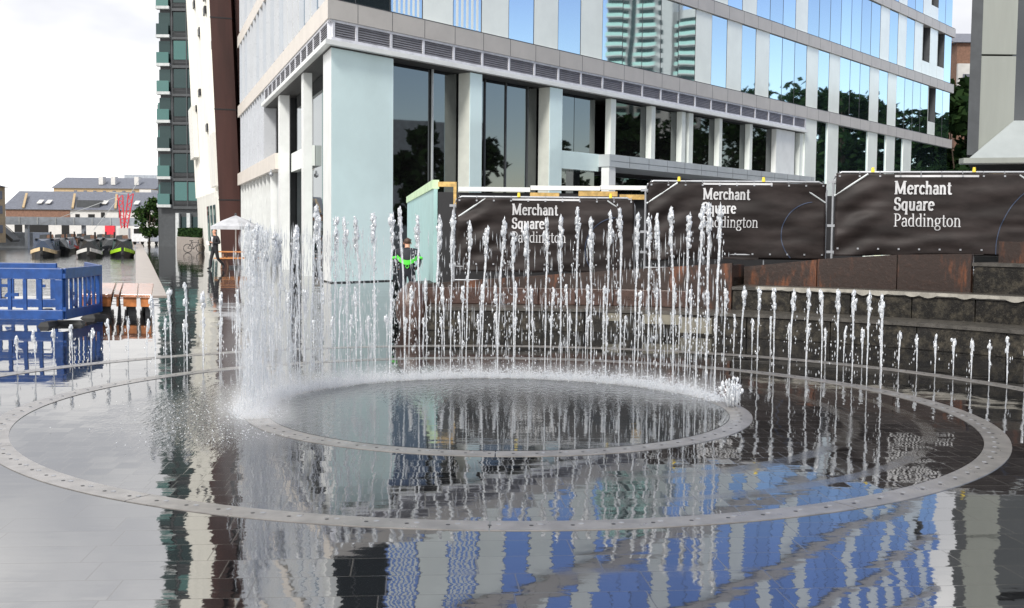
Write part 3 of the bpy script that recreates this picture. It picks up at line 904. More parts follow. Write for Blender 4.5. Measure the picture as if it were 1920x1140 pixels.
m.hexa([e0, e1, e1 + Vector((0, .3, 0)), e0 + Vector((0, .3, 0))], [v + Vector((0, 0, .13)) for v in (e0, e1, e1 + Vector((0, .3, 0)), e0 + Vector((0, .3, 0)))])
m.build('canopy_edge', M['grey_panel'], rb)
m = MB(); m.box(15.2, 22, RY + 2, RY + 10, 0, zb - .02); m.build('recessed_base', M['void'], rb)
m = MB(); m.box(rx(1850), 24, RY - .6, RY + .5, zb - .5, zb - .3); m.build('timber_soffit', M['brick_tan'], rb)

# ================================================================== BACKGROUND BEYOND THE CANAL
def house(name, label, x0, x1, Y, dep, eave, ridge, wall_m, roof_m, wins=(), gable=True, base=0.0):
    e = empty(name, ((x0 + x1) / 2, Y, 0), label, 'building')
    m = MB(); m.box(x0, x1, Y, Y + dep, base, eave); m.build('wall', wall_m, e)
    if ridge > eave:
        m = MB(); yb = Y + dep / 2; o = .4
        ra = [(x0 - o, Y - o, eave), (x0 - o, yb, ridge), (x0 - o, Y + dep + o, eave)]
        rb_ = [(x1 + o, Y - o, eave), (x1 + o, yb, ridge), (x1 + o, Y + dep + o, eave)]
        m.hexa(ra, rb_); m.build('roof', roof_m, e)
        if gable:
            m = MB(); m.hexa([(x0 - .45, Y, eave), (x0 - .45, yb, ridge - .3), (x0 - .45, Y + dep, eave)], [(x0 - .41, Y, eave), (x0 - .41, yb, ridge - .3), (x0 - .41, Y + dep, eave)]); m.build('gable', wall_m, e)
    for (a, b, z0, z1, mm) in wins:
        m = MB(); m.box(a, b, Y - .08, Y - .01, z0, z1); m.build('window', mm, e)
    return e
def bx(px, Y): return (px - 960) / FPX * Y
SY = 186.0
wins = [(bx(px, SY), bx(px + w, SY), z0, z1, M['void']) for (px, w, z0, z1) in ((28, 14, .6, 2.6), (47, 44, .3, 2.6), (116, 14, .4, 2.7), (142, 8, 3.4, 4.3), (166, 12, 3.4, 4.3), (190, 7, 3.4, 4.6), (223, 4, 3.2, 5))]
sh = house('canal_warehouse', 'long low warehouse with grey slate roof behind the canal footbridge', bx(8, SY), bx(300, SY), SY, 14, 5.0, 8.2, M['render_white'], M['slate'], wins)
m = MB(); m.box(bx(12, SY), bx(132, SY), SY - .1, SY - .02, 3.1, 4.9); m.build('brick_band', M['brick_brown'], sh)
m = MB(); m.box(bx(198, SY), bx(216, SY), SY - .3, SY - .02, .2, 2.9); m.build('red_door', M['red_paint'], sh)
m = MB(); m.box(bx(142, SY), bx(185, SY), SY + .5, SY + 3, 5.0, 6.6); m.build('dormer', M['dark_metal'], sh)
for px in (64, 80, 186, 246):
    m = MB(); c = bx(px, SY); m.hexa([(c, SY + 1.2, 6.0), (c + .8, SY + 1.2, 6.0), (c + .8, SY + 2.4, 6.5), (c, SY + 2.4, 6.5)], [(c, SY + 1.2, 6.1), (c + .8, SY + 1.2, 6.1), (c + .8, SY + 2.4, 6.65), (c, SY + 2.4, 6.65)]); m.build('rooflight', M['render_white'], sh)
for px in (30, 122, 202):
    m = MB(); m.bar((bx(px, SY), SY + 4.4, 7.7), (bx(px + 16, SY), SY - .3, 5.25), .35, .25); m.build('roof_strut', M['brick_tan'], sh)
BY = 250.0
wins = [(bx(px, BY), bx(px + 5, BY), 6.4, 7.6, M['void']) for px in range(136, 276, 12)] + [(bx(px, BY), bx(px + 6, BY), 9.0, 10.4, M['slate']) for px in range(140, 270, 18)]
bb = house('brick_depot', 'tan brick depot with blue slate roof rising above the warehouse', bx(102, BY), bx(290, BY), BY, 16, 10.9, 13.6, M['brick_tan'], M['slate'], wins)
m = MB(); m.box(bx(133, BY), bx(290, BY), BY - .2, BY - .01, 7.8, 8.7); m.build('string_course', M['slate'], bb)
m = MB(); m.box(bx(133, BY), bx(290, BY), BY - .3, BY - .02, 5.0, 7.75); m.build('white_wall', M['render_white'], bb)
for px in (180, 203, 247):
    m = MB(); m.box(bx(px, BY), bx(px + 8, BY), BY + 2, BY + 4, 11.8, 13.6); m.build('roof_vent', M['render_white'], bb)
house('office_block', 'flat blue grey office block far behind the depot', bx(234, 300), bx(300, 300), 300, 20, 16.4, 16.4, M['bridge_grey'], M['slate'])
house('house', 'small pale house wedged between depot and dark tower', bx(262, 235), bx(284, 235), 235, 10, 10.2, 10.2, M['render_white'], M['slate'], [(bx(268, 235), bx(272, 235), 6, 9, M['void'])])
wside = house('brick_block', 'tan brick block cut off at the left edge of the canal', -85, bx(11, 142), 128, 14, 6.9, 7.4, M['brick_tan'], M['slate'], ())
for yy in (129.5, 133, 136.5, 139.5):
    for zz in (1.2, 3.6, 5.4):
        m = MB(); m.box(bx(11, 142) + .01, bx(11, 142) + .07, yy, yy + 1.6, zz, zz + 1.0); m.build('window', M['slate'], wside)
tb = house('brick_block', 'tall tan brick block seen mirrored in the ground floor glass', -96, -62, 118, 14, 19, 19, M['brick_tan'], M['slate'])
for k in range(5):
    m = MB(); m.box(-95, -63, 117.9, 117.98, 2.2 + 3.4 * k, 4.0 + 3.4 * k); m.build('window_band', M['tower_glass'], tb)

fb = empty('footbridge', (-58, 150, 0), 'grey steel footbridge spanning the canal before the warehouse', 'footbridge')
m = MB(); m.box(-90, bx(268, 150), 149.2, 150.8, 2.3, 3.35); m.build('deck_beam', M['bridge_grey'], fb)
for k in range(17):
    m = MB(); x = -89 + k * 2.4
    if x < bx(266, 150): m.box(x, x + .12, 149.1, 149.18, 2.35, 3.3); m.build('beam_rib', M['pale_metal'], fb)
for x in (-72, -64.5, -57, -50):
    m = MB(); m.box(x, x + .4, 149.7, 150.3, WZ, 2.3); m.build('pier', M['bridge_grey'], fb)
m = MB(); m.bar((bx(-20, 146), 146, 3.2), (bx(30, 146), 146, .2), 2.2, .4); m.build('stair_flight', M['dark_metal'], fb)
m = MB(); m.bar((bx(-20, 145), 144.8, 4.1), (bx(30, 145), 144.8, 1.1), .08, .08); m.build('stair_rail', M['black_metal'], fb)
m = MB(); m.box(-75, bx(62, 152), 152, 158, WZ, 1.3); m.build('landing_stage', M['bridge_grey'], fb)

cr = empty('lifting_mast', (-48, 140, 0), 'red lattice twin mast shaped like a letter V with stays', 'mast')
def lattice(a, b, w, m):
    a = Vector(a); b = Vector(b); n = 9
    sx = Vector((w / 2, 0, 0))
    m.bar(a - sx * .6, b - sx, .12, .12); m.bar(a + sx * .6, b + sx, .12, .12)
    for k in range(n):
        p = a + (b - a) * k / n; q = a + (b - a) * (k + 1) / n
        s = 1 if k % 2 else -1
        m.bar(p + sx * s * .8, q - sx * s * .8, .08, .08)
f0 = at(232, 428, 140)
m = MB(); lattice(f0 + Vector((-.1, 0, 0)), at(225.5, 366, 140), .62, m); m.build('mast_arm', M['red_paint'], cr)
m = MB(); lattice(f0 + Vector((.25, 0, 0)), at(245.5, 363, 140), .62, m); m.build('mast_arm', M['red_paint'], cr)
for (a, b) in (((245, 363), (262, 335)), ((245, 364), (205, 360)), ((225, 367), (76, 421)), ((225, 368), (176, 431))):
    m = MB(); m.bar(at(*a, 140), at(*b, 140), .06, .06); m.build('stay', M['pale_metal'], cr)
m = MB(); m.box(f0.x - .5, f0.x + .7, 139.6, 140.4, 0, f0.z); m.build('mast_base', M['render_white'], cr)

# narrowboats
def narrowboat(loc, label, hull, cab, bow, stripe, L_=17.0, rz=0.33, chimney=True):
    e = empty('narrowboat', loc, label, 'narrowboat', 'narrowboats moored on the canal', rz)
    M4 = Matrix.Translation(loc) @ Matrix.Rotation(rz, 4, 'Z')
    def T(x, y, z): return M4 @ Vector((x, y, z))
    m = MB()
    secs = [(0, .12, .95), (.7, .62, .8), (1.8, .95, .66), (3.2, 1.03, .6), (L_ - 1.5, 1.03, .6), (L_, .8, .65)]
    for (y0, w0, h0), (y1, w1, h1) in zip(secs[:-1], secs[1:]):
        m.hexa([T(-w0 * .9, y0, -.2), T(w0 * .9, y0, -.2), T(w1 * .9, y1, -.2), T(-w1 * .9, y1, -.2)], [T(-w0, y0, h0), T(w0, y0, h0), T(w1, y1, h1), T(-w1, y1, h1)])
    m.build('hull', hull, e)
    m = MB()
    for (y0, w0, h0), (y1, w1, h1) in zip(secs[:-3], secs[1:-2]):
        for s in (-1, 1):
            m.hexa([T(s * w0 * 1.0, y0 - .02, h0 - .28), T(s * (w0 * 1.0 + .05), y0 - .02, h0 - .28), T(s * (w1 + .05), y1, h1 - .28), T(s * w1, y1, h1 - .28)],
                   [T(s * w0, y0 - .02, h0 + .02), T(s * (w0 + .05), y0 - .02, h0 + .02), T(s * (w1 + .05), y1, h1 + .02), T(s * w1, y1, h1 + .02)])
    m.build('bow_flash', bow, e)
    m = MB(); m.hexa([T(-.9, 3.4, .6), T(.9, 3.4, .6), T(.9, L_ - 2, .6), T(-.9, L_ - 2, .6)], [T(-.78, 3.9, 1.62), T(.78, 3.9, 1.62), T(.78, L_ - 2, 1.62), T(-.78, L_ - 2, 1.62)]); m.build('cabin', cab, e)
    m = MB(); m.hexa([T(-.85, 1.6, .62), T(.85, 1.6, .62), T(.88, 3.4, .62), T(-.88, 3.4, .62)], [T(-.1, 1.7, 1.5), T(.1, 1.7, 1.5), T(.5, 3.6, 1.66), T(-.5, 3.6, 1.66)]); m.build('bow_cover', stripe, e)
    m = MB(); m.hexa([T(-.82, 3.7, 1.62), T(.82, 3.7, 1.62), T(.82, L_ - 2, 1.62), T(-.82, L_ - 2, 1.62)], [T(-.7, 3.7, 1.7), T(.7, 3.7, 1.7), T(.7, L_ - 2, 1.7), T(-.7, L_ - 2, 1.7)]); m.build('roof', hull, e)
    for s in (-1, 1):
        for y in (5, 8, 11):
            m = MB(); m.hexa([T(s * .86, y, .95), T(s * .9, y, .95), T(s * .9, y + .8, .95), T(s * .86, y + .8, .95)], [T(s * .8, y, 1.4), T(s * .84, y, 1.4), T(s * .84, y + .8, 1.4), T(s * .8, y + .8, 1.4)]); m.build('window', M['tower_glass'], e)
    for s in (-.45, .45):
        m = MB(); m.hexa([T(s - .22, 3.52, .9), T(s + .22, 3.52, .9), T(s + .22, 3.6, .9), T(s - .22, 3.6, .9)], [T(s - .2, 3.8, 1.4), T(s + .2, 3.8, 1.4), T(s + .2, 3.86, 1.4), T(s - .2, 3.86, 1.4)]); m.build('front_window', M['render_white'], e)
    if chimney:
        m = MB(); m.tube([T(.4, 6, 1.6), T(.4, 6, 2.3)], .09, 8); m.build('chimney', M['boat_black'], e)
    m = MB(); m.blob(T(0, -.15, .45), .18, 1.2, .1); m.build('rope_fender', M['rubber'], e)
    for k, (x, y, mm) in enumerate(((-.3, 6.6, 'dark_metal'), (.2, 8.4, 'brick_brown'), (-.2, 10.0, 'boat_green'))):
        m = MB(); m.hexa([T(x - .3, y, 1.7), T(x + .3, y, 1.7), T(x + .3, y + .7, 1.7), T(x - .3, y + .7, 1.7)], [T(x - .25, y, 2.0), T(x + .25, y, 2.05), T(x + .25, y + .7, 2.0), T(x - .25, y + .7, 2.0)]); m.build('roof_box', M[mm], e)
    return e
def wat(px, py):
    p = gnd(px, py, WZ); return Vector((p.x, p.y, WZ))
narrowboat(wat(78, 485), 'dark blue narrowboat with cream bow, leftmost of the moored boats', M['boat_black'], M['boat_navy'], M['boat_cream'], M['boat_navy'])
narrowboat(wat(166, 486), 'black narrowboat with white and orange bow moored between two others', M['boat_black'], M['boat_black'], M['render_white'], M['boat_black'])
narrowboat(wat(230, 485), 'narrowboat with bright lime green bow stripe beside the quay', M['boat_black'], M['boat_green'], M['lime'], M['boat_black'], chimney=False)
narrowboat(wat(128, 474), 'brown narrowboat moored farther back between dark blue and black boats', M['boat_black'], M['brick_brown'], M['red_paint'], M['boat_navy'])
narrowboat(wat(190, 474), 'dark green narrowboat moored farther back behind the lime striped boat', M['boat_black'], M['boat_green'], M['boat_cream'], M['boat_green'])

narrowboat(wat(108, 480), 'grey cabined narrowboat with pale roof between the blue and brown boats', M['boat_black'], M['bridge_grey'], M['boat_black'], M['dark_metal'])
narrowboat(wat(206, 478), 'black narrowboat squeezed against the lime striped boat on its left', M['boat_black'], M['boat_black'], M['boat_black'], M['dark_metal'])
narrowboat(wat(150, 471), 'navy narrowboat with cream flash farthest back in the moored cluster', M['boat_black'], M['boat_navy'], M['boat_cream'], M['boat_black'])
# quay-side things at the far end
vn = empty('white_van', gnd(262, 459), 'small white van parked at the far end of the quay', 'van')
p = gnd(262, 459)
m = MB(); m.hexa([(p.x - 1, p.y, .35), (p.x + 1, p.y, .35), (p.x + 1, p.y + 4.6, .35), (p.x - 1, p.y + 4.6, .35)], [(p.x - .85, p.y + .1, 2.1), (p.x + .85, p.y + .1, 2.1), (p.x + .85, p.y + 3.6, 2.1), (p.x - .85, p.y + 3.6, 2.1)]); m.build('body', M['vehicle_white'], vn, bevel=.08)
m = MB(); m.box(p.x - .7, p.x + .7, p.y + .0, p.y + .06, 1.35, 1.9); m.build('rear_window', M['void'], vn)
for sx in (-.95, .75):
    for yy in (.8, 3.6):
        m = MB(); m.tube([(p.x + sx, p.y + yy, .34), (p.x + sx + .2, p.y + yy, .34)], .34, 12); m.build('wheel', M['rubber'], vn)

def lamp_post(px, py, ptop, label):
    b = gnd(px, py); e = empty('lamp_post', b, label, 'lamp post', 'lamp posts along the promenade')
    t = at(px, ptop, b.y)
    m = MB(); m.tube([b, (b.x, b.y, t.z)], [.14, .09], 8); m.build('pole', M['white_metal'], e)
    m = MB(); m.box(b.x - .75, b.x + .75, b.y - .15, b.y + .15, t.z, t.z + .12); m.build('lamp_head', M['white_metal'], e)
    m = MB(); m.tube([b, (b.x, b.y, .35)], .24, 10); m.build('base_collar', M['pale_metal'], e)
lamp_post(320, 462, 368, 'slim white lamp post with flat head beside the tower entrance')
lamp_post(301, 459, 392, 'shorter white lamp post standing left of the tower entrance')

pl = empty('planter_wall', (-33.6, 106, 0), 'low pink stone planter with clipped hedge below the tower', 'planter')
pa, pb_ = gnd(331, 466), gnd(372, 473)
m = MB(); m.hexa([(pa.x, pa.y, 0), (pb_.x, pb_.y, 0), (pb_.x, pb_.y + 3, 0), (pa.x, pa.y + 3, 0)], [(pa.x, pa.y, 1.15), (pb_.x, pb_.y, 1.15), (pb_.x, pb_.y + 3, 1.15), (pa.x, pa.y + 3, 1.15)]); m.build('stone_box', M['stone_pink'], pl)
m = MB()
for k in range(1500):
    u = random.random(); x = pa.x + (pb_.x - pa.x) * u; y = pa.y + (pb_.y - pa.y) * u + random.uniform(.2, 2.6); z = 1.15 + random.uniform(0, .75)
    d = Vector((random.uniform(-1, 1), random.uniform(-1, 1), random.uniform(-1, 1))).normalized() * .16; e_ = d.orthogonal().normalized() * .09
    c = Vector((x, y, z)); m.poly([c - d, c + e_, c + d, c - e_])
m.build('hedge', M['leaf_dark'], pl)

def bicycle(px, py, label):
    b = gnd(px, py); e = empty('bicycle', b, label, 'bicycle')
    for dx in (-.5, .5):
        m = MB(); c = Vector((b.x + dx, b.y, .34)); m.tube([c + Vector((cos(2 * pi * k / 16), 0, sin(2 * pi * k / 16))) * .32 for k in range(17)], .03, 6, cap=False); m.build('wheel', M['rubber'], e)
    m = MB(); P = lambda x, z: (b.x + x, b.y, z)
    for a, c in (((-.5, .34), (-.18, .8)), ((-.18, .8), (.35, .82)), ((.35, .82), (.5, .34)), ((-.5, .34), (-.05, .3)), ((-.05, .3), (.35, .78)), ((-.05, .3), (-.2, .9))):
        m.bar(P(*a), P(*c), .04, .04)
    m.build('frame', M['black_metal'], e)
    m = MB(); m.bar((b.x + .32, b.y - .25, .98), (b.x + .32, b.y + .25, .98), .035, .035); m.bar(P(.35, .8), P(.32, .98), .035, .035); m.build('handlebar', M['black_metal'], e)
    m = MB(); m.box(b.x - .34, b.x - .08, b.y - .06, b.y + .06, .9, .96); m.build('saddle', M['rubber'], e)
bicycle(364, 474, 'dark bicycle leaning before the pink stone planter')

# ------------------------------------------------------------------ trees
def tree(name, loc, H, R, label, lm, n=2600, seed=1, group=None, leaf=.3, trunk_h=None, squash=1.0):
    rnd = random.Random(seed)
    e = empty(name, loc, label, 'tree', group)
    th = trunk_h if trunk_h is not None else H * .28
    m = MB()
    L0 = Vector(loc)
    m.tube([L0, L0 + Vector((.05, 0, th * .6)), L0 + Vector((0, .1, th)), L0 + Vector((.15, 0, H * .7))], [H * .022, H * .018, H * .015, H * .005], 8)
    cl = []
    for k in range(26):
        a = rnd.uniform(0, 2 * pi); u = rnd.random() ** .6; z = rnd.uniform(-1, 1)
        rr = sqrt(max(0, 1 - z * z * .85)) * u
        c = L0 + Vector((cos(a) * rr * R, sin(a) * rr * R, th + (H - th) * (.5 + .44 * z)))
        cl.append((c, R * rnd.uniform(.22, .42)))
        if k < 9:
            s = L0 + Vector((0, 0, th * rnd.uniform(.7, 1.3)))
            m.tube([s, (s + c) / 2 + Vector((0, 0, -.2)), c], [H * .008, H * .005, H * .002], 6)
    m.build('trunk', M['trunk'], e, True)
    q = MB()
    for k in range(n):
        c, r = rnd.choice(cl)
        d = Vector((rnd.gauss(0, 1), rnd.gauss(0, 1), rnd.gauss(0, .8))).normalized() * r * rnd.random() ** .35
        p = c + d
        a = Vector((rnd.uniform(-1, 1), rnd.uniform(-1, 1), rnd.uniform(-.7, .7))).normalized() * leaf * rnd.uniform(.6, 1.3)
        b = a.cross(Vector((rnd.uniform(-1, 1), rnd.uniform(-1, 1), rnd.uniform(-1, 1)))).normalized() * leaf * .55
        q.poly([p - a, p + b, p + a, p - b])
    q.build('crown', lm, e)
    return e
b = gnd(286, 460)
tree('small_tree', (b.x - .4, b.y, 0), 5.3, 1.8, 'small bushy green tree in front of the dark tower', M['leaf_green'], 1800, 3, leaf=.24, trunk_h=1.0)
tree('dark_tree', (36.5, 92, 0), 14.5, 4.6, 'tall dark tree filling the gap beside the office block', M['leaf_dark'], 5200, 5, leaf=.5, trunk_h=1.5)
tree('dark_tree', (41.5, 96, 0), 12, 5.0, 'second dark tree behind the overhanging grey building', M['leaf_dark'], 4200, 6, leaf=.5, trunk_h=1.5)
tree('dark_tree', (31.5, 74, 0), 5.2, 3.2, 'low dark bushy tree under the overhanging grey canopy', M['leaf_dark'], 2500, 8, leaf=.3, trunk_h=.6)
hb = house('mansion_block', 'brown brick mansion block with white ground floor between trees and grey building', bx(1780, 120), bx(1850, 120), 120, 15, 22.2, 24.5, M['brick_brown'], M['slate'])
m = MB(); m.box(bx(1780, 120), bx(1850, 120), 119.6, 119.98, 15.5, 20.0); m.build('white_storey', M['render_white'], hb)
m = MB(); m.box(bx(1789, 120), bx(1808, 120), 119.5, 119.59, 16.8, 18.9); m.build('window', M['slate'], hb)

# trees and towers to the right of the square, seen as mirror images in the office glass
spots = [(96.9, 93.0, 20.6), (96.2, 95.9, 20.1), (86.1, 95.0, 19.2), (80.9, 95.5, 19.4), (75.6, 95.9, 19.0), (73.2, 97.6, 18.4), (69.8, 98.7, 17.8), (71.9, 102.9, 17.8), (74.9, 107.8, 17.5), (74.2, 110.5, 16.6), (71.8, 112.0, 15.7), (73.0, 115.7, 15.6), (47.6, 49.6, 10.4), (59.5, 55.6, 10.4), (46.6, 66.7, 11.8), (72.1, 67.5, 12.5)]
for k, (x, y, h) in enumerate(spots):
    tree('street_tree', (x, y, 0), h, max(3.2, h * .27), 'dark leafy tree mirrored in the office windows', M['leaf_dark'], 1500, 20 + k, 'trees across the street', leaf=.55, trunk_h=h * .16)
def refl_tower(loc, rz, H):
    e = empty('apartment_tower', loc, 'white tower block with green balconies mirrored in the first floor windows', 'apartment tower', None, rz)
    M4 = Matrix.Translation(loc) @ Matrix.Rotation(rz, 4, 'Z')
    def T(x, y, z): return M4 @ Vector((-x, y, z))
    def bx3(m, x0, x1, y0, y1, z0, z1): m.hexa([T(x0, y0, z0), T(x1, y0, z0), T(x1, y1, z0), T(x0, y1, z0)], [T(x0, y0, z1), T(x1, y0, z1), T(x1, y1, z1), T(x0, y1, z1)])
    m = MB(); bx3(m, -13, 6, 0, 16, 0, H); m.build('wall', M['render_white'], e)
    m = MB(); bx3(m, 6, 14, 2, 16, 0, H * .74); m.build('side_wing', M['render_white'], e)
    bal = MB(); dk = MB(); gl = MB()
    n = int(H / 2.8)
    for k in range(n):
        z = 2.8 * k
        for (x0, x1, top) in ((-13, -6.5, 1), (-4, 1, 1), (7, 13.5, .74)):
            if z + 2.8 > H * top: continue
            yb = 0 if x0 < 6 else 2
            bx3(dk, x0 + .3, x1 - .3, yb - .05, yb - .01, z + 1.2, z + 2.5)
            bx3(bal, x0 - .2, x1 + .2, yb - 1.6, yb - .06, z, z + .25)
            bx3(gl, x0 - .2, x1 + .2, yb - 1.6, yb - 1.5, z + .25, z + 1.2)
        bx3(dk, 2.0, 3.4, -.05, -.01, z + .8, z + 2.2); bx3(dk, -5.9, -4.6, -.05, -.01, z, z + 2.8)
    bal.build('balcony_slab', M['render_white'], e); tag(dk.build('window', M['tower_glass'], e), kind='stuff'); tag(gl.build('balcony_front', M['pale_green'], e), kind='stuff')
refl_tower((268.6, 148.7, 0), radians(-62), 90)
house('office_block', 'plain grey block across the street mirrored in the shop glass', 70, 90, 45, 14, 13, 13, M['bridge_grey'], M['slate'])

# ================================================================== STONE TERRACE (concentric with the rings)
ter = empty('stone_terrace', (CX, CY, 0), 'dark wet granite steps curving behind the fountain, topped by rusty steel', 'stepped terrace')
def arc(r, a):          # a = degrees clockwise from +Y
    return (CX + r * sin(radians(a)), CY + r * cos(radians(a)))
def arc_wall(mb, r0, r1, a0, a1, z0, z1, n=24, z1b=None):
    for k in range(n):
        t0 = a0 + (a1 - a0) * k / n; t1 = a0 + (a1 - a0) * (k + 1) / n
        h0 = z1 if z1b is None else z1 + (z1b - z1) * k / n
        h1 = z1 if z1b is None else z1 + (z1b - z1) * (k + 1) / n
        b = [arc(r0, t0), arc(r0, t1), arc(r1, t1), arc(r1, t0)]
        mb.hexa([(q[0], q[1], z0) for q in b], [(b[0][0], b[0][1], h0), (b[1][0], b[1][1], h1), (b[2][0], b[2][1], h1), (b[3][0], b[3][1], h0)])
def blocks(name, r0, r1, a0, a1, z0, z1, step, mtl, gap=.08, bev=.012):
    n = int((a1 - a0) / step)
    for k in range(n):
        m = MB(); arc_wall(m, r0, r1, a0 + k * step + gap / 2, a0 + (k + 1) * step - gap / 2, z0, z1, 4)
        o = m.build(name, mtl, ter)
        bm = bmesh.new(); bm.from_mesh(o.data); bmesh.ops.remove_doubles(bm, verts=bm.verts, dist=.0008)
        seen = {}
        for f in bm.faces: seen.setdefault(frozenset(v.index for v in f.verts), []).append(f)
        bmesh.ops.delete(bm, geom=[f for fs in seen.values() if len(fs) > 1 for f in fs], context='FACES')
        bmesh.ops.recalc_face_normals(bm, faces=bm.faces); bm.to_mesh(o.data); bm.free()
        bv = o.modifiers.new('bevel', 'BEVEL'); bv.width = bev; bv.segments = 2; bv.limit_method = 'ANGLE'; bv.angle_limit = radians(40)
R1, R2, R3 = 8.72, 9.6, 10.5
blocks('lower_step_block', R1, R2 - .005, -9, 72, 0, .34, 9.0, M['terrace'])
m = MB(); arc_wall(m, R1 - .03, R2 - .006, -9, 72, .344, .40, 60); m.build('lower_step_tread', M['tread'], ter)
blocks('upper_step_block', R2, R3 - .005, 24, 72, .30, .74, 6.0, M['terrace'])
m = MB(); arc_wall(m, R2 - .03, R3 - .006, 24, 72, .744, .80, 40); m.build('upper_step_tread', M['tread'], ter)
# pale scalloped drip edge on the upper tread
m = MB(); rnd = random.Random(4)
a = 26.5
while a < 70:
    w = rnd.uniform(1.1, 1.9); dep = rnd.uniform(.0, .045)
    n = 6
    for j in range(n):
        t0 = a + w * j / n; t1 = a + w * (j + 1) / n
        d0 = .035 + dep * sin(pi * j / n); d1 = .035 + dep * sin(pi * (j + 1) / n)
        q0, q1 = arc(R2 - .045, t0), arc(R2 - .045, t1); q2, q3 = arc(R2 - .033, t1), arc(R2 - .033, t0)
        m.hexa([(q0[0], q0[1], .80 - d0), (q1[0], q1[1], .80 - d1), (q2[0], q2[1], .80 - d1), (q3[0], q3[1], .80 - d0)], [(q[0], q[1], .806) for q in (q0, q1, q2, q3)])
    a += w
arc_wall(m, R2 - .04, R2 + .16, 26.5, 70, .803, .809, 40)
m.build('pale_edge', M['pale_coping'], ter)
# rusty steel: low ramp on the left, higher wall behind the upper tread on the right
m = MB(); arc_wall(m, R2 + .02, R2 + .10, -8.5, 23.9, .30, .76, 24, 1.20); m.build('steel_panel', M['rust'], ter)
m = MB(); arc_wall(m, R2 + .10, R3 + .08, 23.6, 23.9, .75, 1.16, 1); m.build('steel_panel', M['rust'], ter)
for (a0, a1, h0, h1) in ((24, 31, 1.12, 1.27), (31.1, 38.5, 1.28, 1.38), (38.6, 45.2, 1.38, 1.42)):
    m = MB(); arc_wall(m, R3, R3 + .08, a0, a1, .75, h0, 10, h1); m.build('steel_panel', M['rust'], ter)
blocks('upper_wall_block', R3, R3 + .9, 45.4, 72, .75, 1.22, 6.5, M['terrace'])
m = MB(); arc_wall(m, R3 - .02, R3 + .9, 45.3, 72, 1.225, 1.28, 20); m.build('upper_wall_tread', M['tread'], ter)
m = MB(); arc_wall(m, R3 + .45, R3 + .55, 46.5, 72, 1.2, 1.62, 16); m.build('steel_panel', M['rust'], ter)
m = MB(); arc_wall(m, R2 + .11, 14.5, -8.5, 23.9, .0, .60, 20, .95); arc_wall(m, R3 + .09, 14.5, 24, 72, .0, .95, 24, 1.2); m.build('earth_fill', M['terrace'], ter)
# pale replacement stones in the lower step
for (a0, a1, z0, z1) in ((15.5, 19.6, .17, .338), (19.7, 23.2, .04, .30), (11.0, 13.0, .2, .335)):
    m = MB(); arc_wall(m, R1 - .02, R1 + .02, a0, a1, z0, z1, 5); m.build('pale_stone', M['stone_block'], ter)
# brown granite facing, left end
blocks('brown_facing_block', R2 - .03, R2 + .015, -8.5, 20, .405, .70, 4.0, M['boulder'])
bo = MB(); c = Vector((*arc(9.05, -10.2), .36))
pts = []
for k, vx in enumerate(ICO_V): pass
bmo = bmesh.new(); bmesh.ops.create_icosphere(bmo, subdivisions=3, radius=1)
for v in bmo.verts:
    nn = noise.noise(v.co * 1.7) * .14
    v.co = Vector((v.co.x * .30, v.co.y * .36, v.co.z * .46)) * (1 + nn)
me = bpy.data.meshes.new('boulder'); bmo.to_mesh(me); bmo.free(); me.materials.append(M['boulder'])
for f in me.polygons: f.use_smooth = True
bobj = link(bpy.data.objects.new('granite_boulder', me)); bobj.location = c
tag(bobj, 'rounded brown granite boulder at the left end of the steps', 'boulder')

# ================================================================== SITE HOARDING BEHIND THE FENCE
nr = gnd(812, 584); nr.z = 0
fr_ = Vector((-3.3, 35.4, 0))
ho = empty('site_hoarding', nr, 'black plywood site hoarding with white capping behind the left fence banner', 'hoarding')
m = MB(); m.box(nr.x + .12, 7.3, 23.6, 23.68, 0, 2.52); m.build('black_board', M['black_ply'], ho)
for i, (x0, x1, z) in enumerate(((nr.x + .55, .35, 2.54), (.36, 1.8, 2.58), (1.81, 2.76, 2.60))):
    m = MB(); m.box(x0, x1, 23.52, 23.74, z, z + .09); m.build('white_capping', M['white_metal'], ho)
for (x0, x1, z, mm) in ((1.35, 2.15, 2.46, 'timber'), (2.2, 2.75, 2.40, 'timber'), (.35, .95, 2.42, 'timber')):
    m = MB(); m.box(x0, x1, 23.40, 23.50, z, z + .10); m.build('timber_rail', M[mm], ho)
pb2 = empty('hoarding_return', nr, 'pale blue painted hoarding side panel with light green top trim', 'hoarding')
dv = (fr_ - nr).normalized(); sd = Vector((dv.y, -dv.x, 0)) * .08
hn = at(811, 354, nr.y).z; 
m = MB(); m.hexa([nr, nr + sd, fr_ + sd, fr_], [v + Vector((0, 0, hn)) for v in (nr, nr + sd, fr_ + sd, fr_)]); m.build('painted_board', M['pale_blue_ply'], pb2)
m = MB(); q = [nr - sd * .4, nr + sd * 1.4, fr_ + sd * 1.4, fr_ - sd * .4]
m.hexa([v + Vector((0, 0, hn + .002)) for v in q], [v + Vector((0, 0, hn + .19)) for v in q]); m.build('top_trim', M['lime_trim'], pb2)
m = MB(); m.box(nr.x + .12, nr.x + .5, nr.y - .45, nr.y - .3, hn + .03, hn + .13); m.box(nr.x + .44, nr.x + .5, nr.y - .45, nr.y - .3, hn - .35, hn + .03); m.build('timber_brace', M['timber'], pb2)

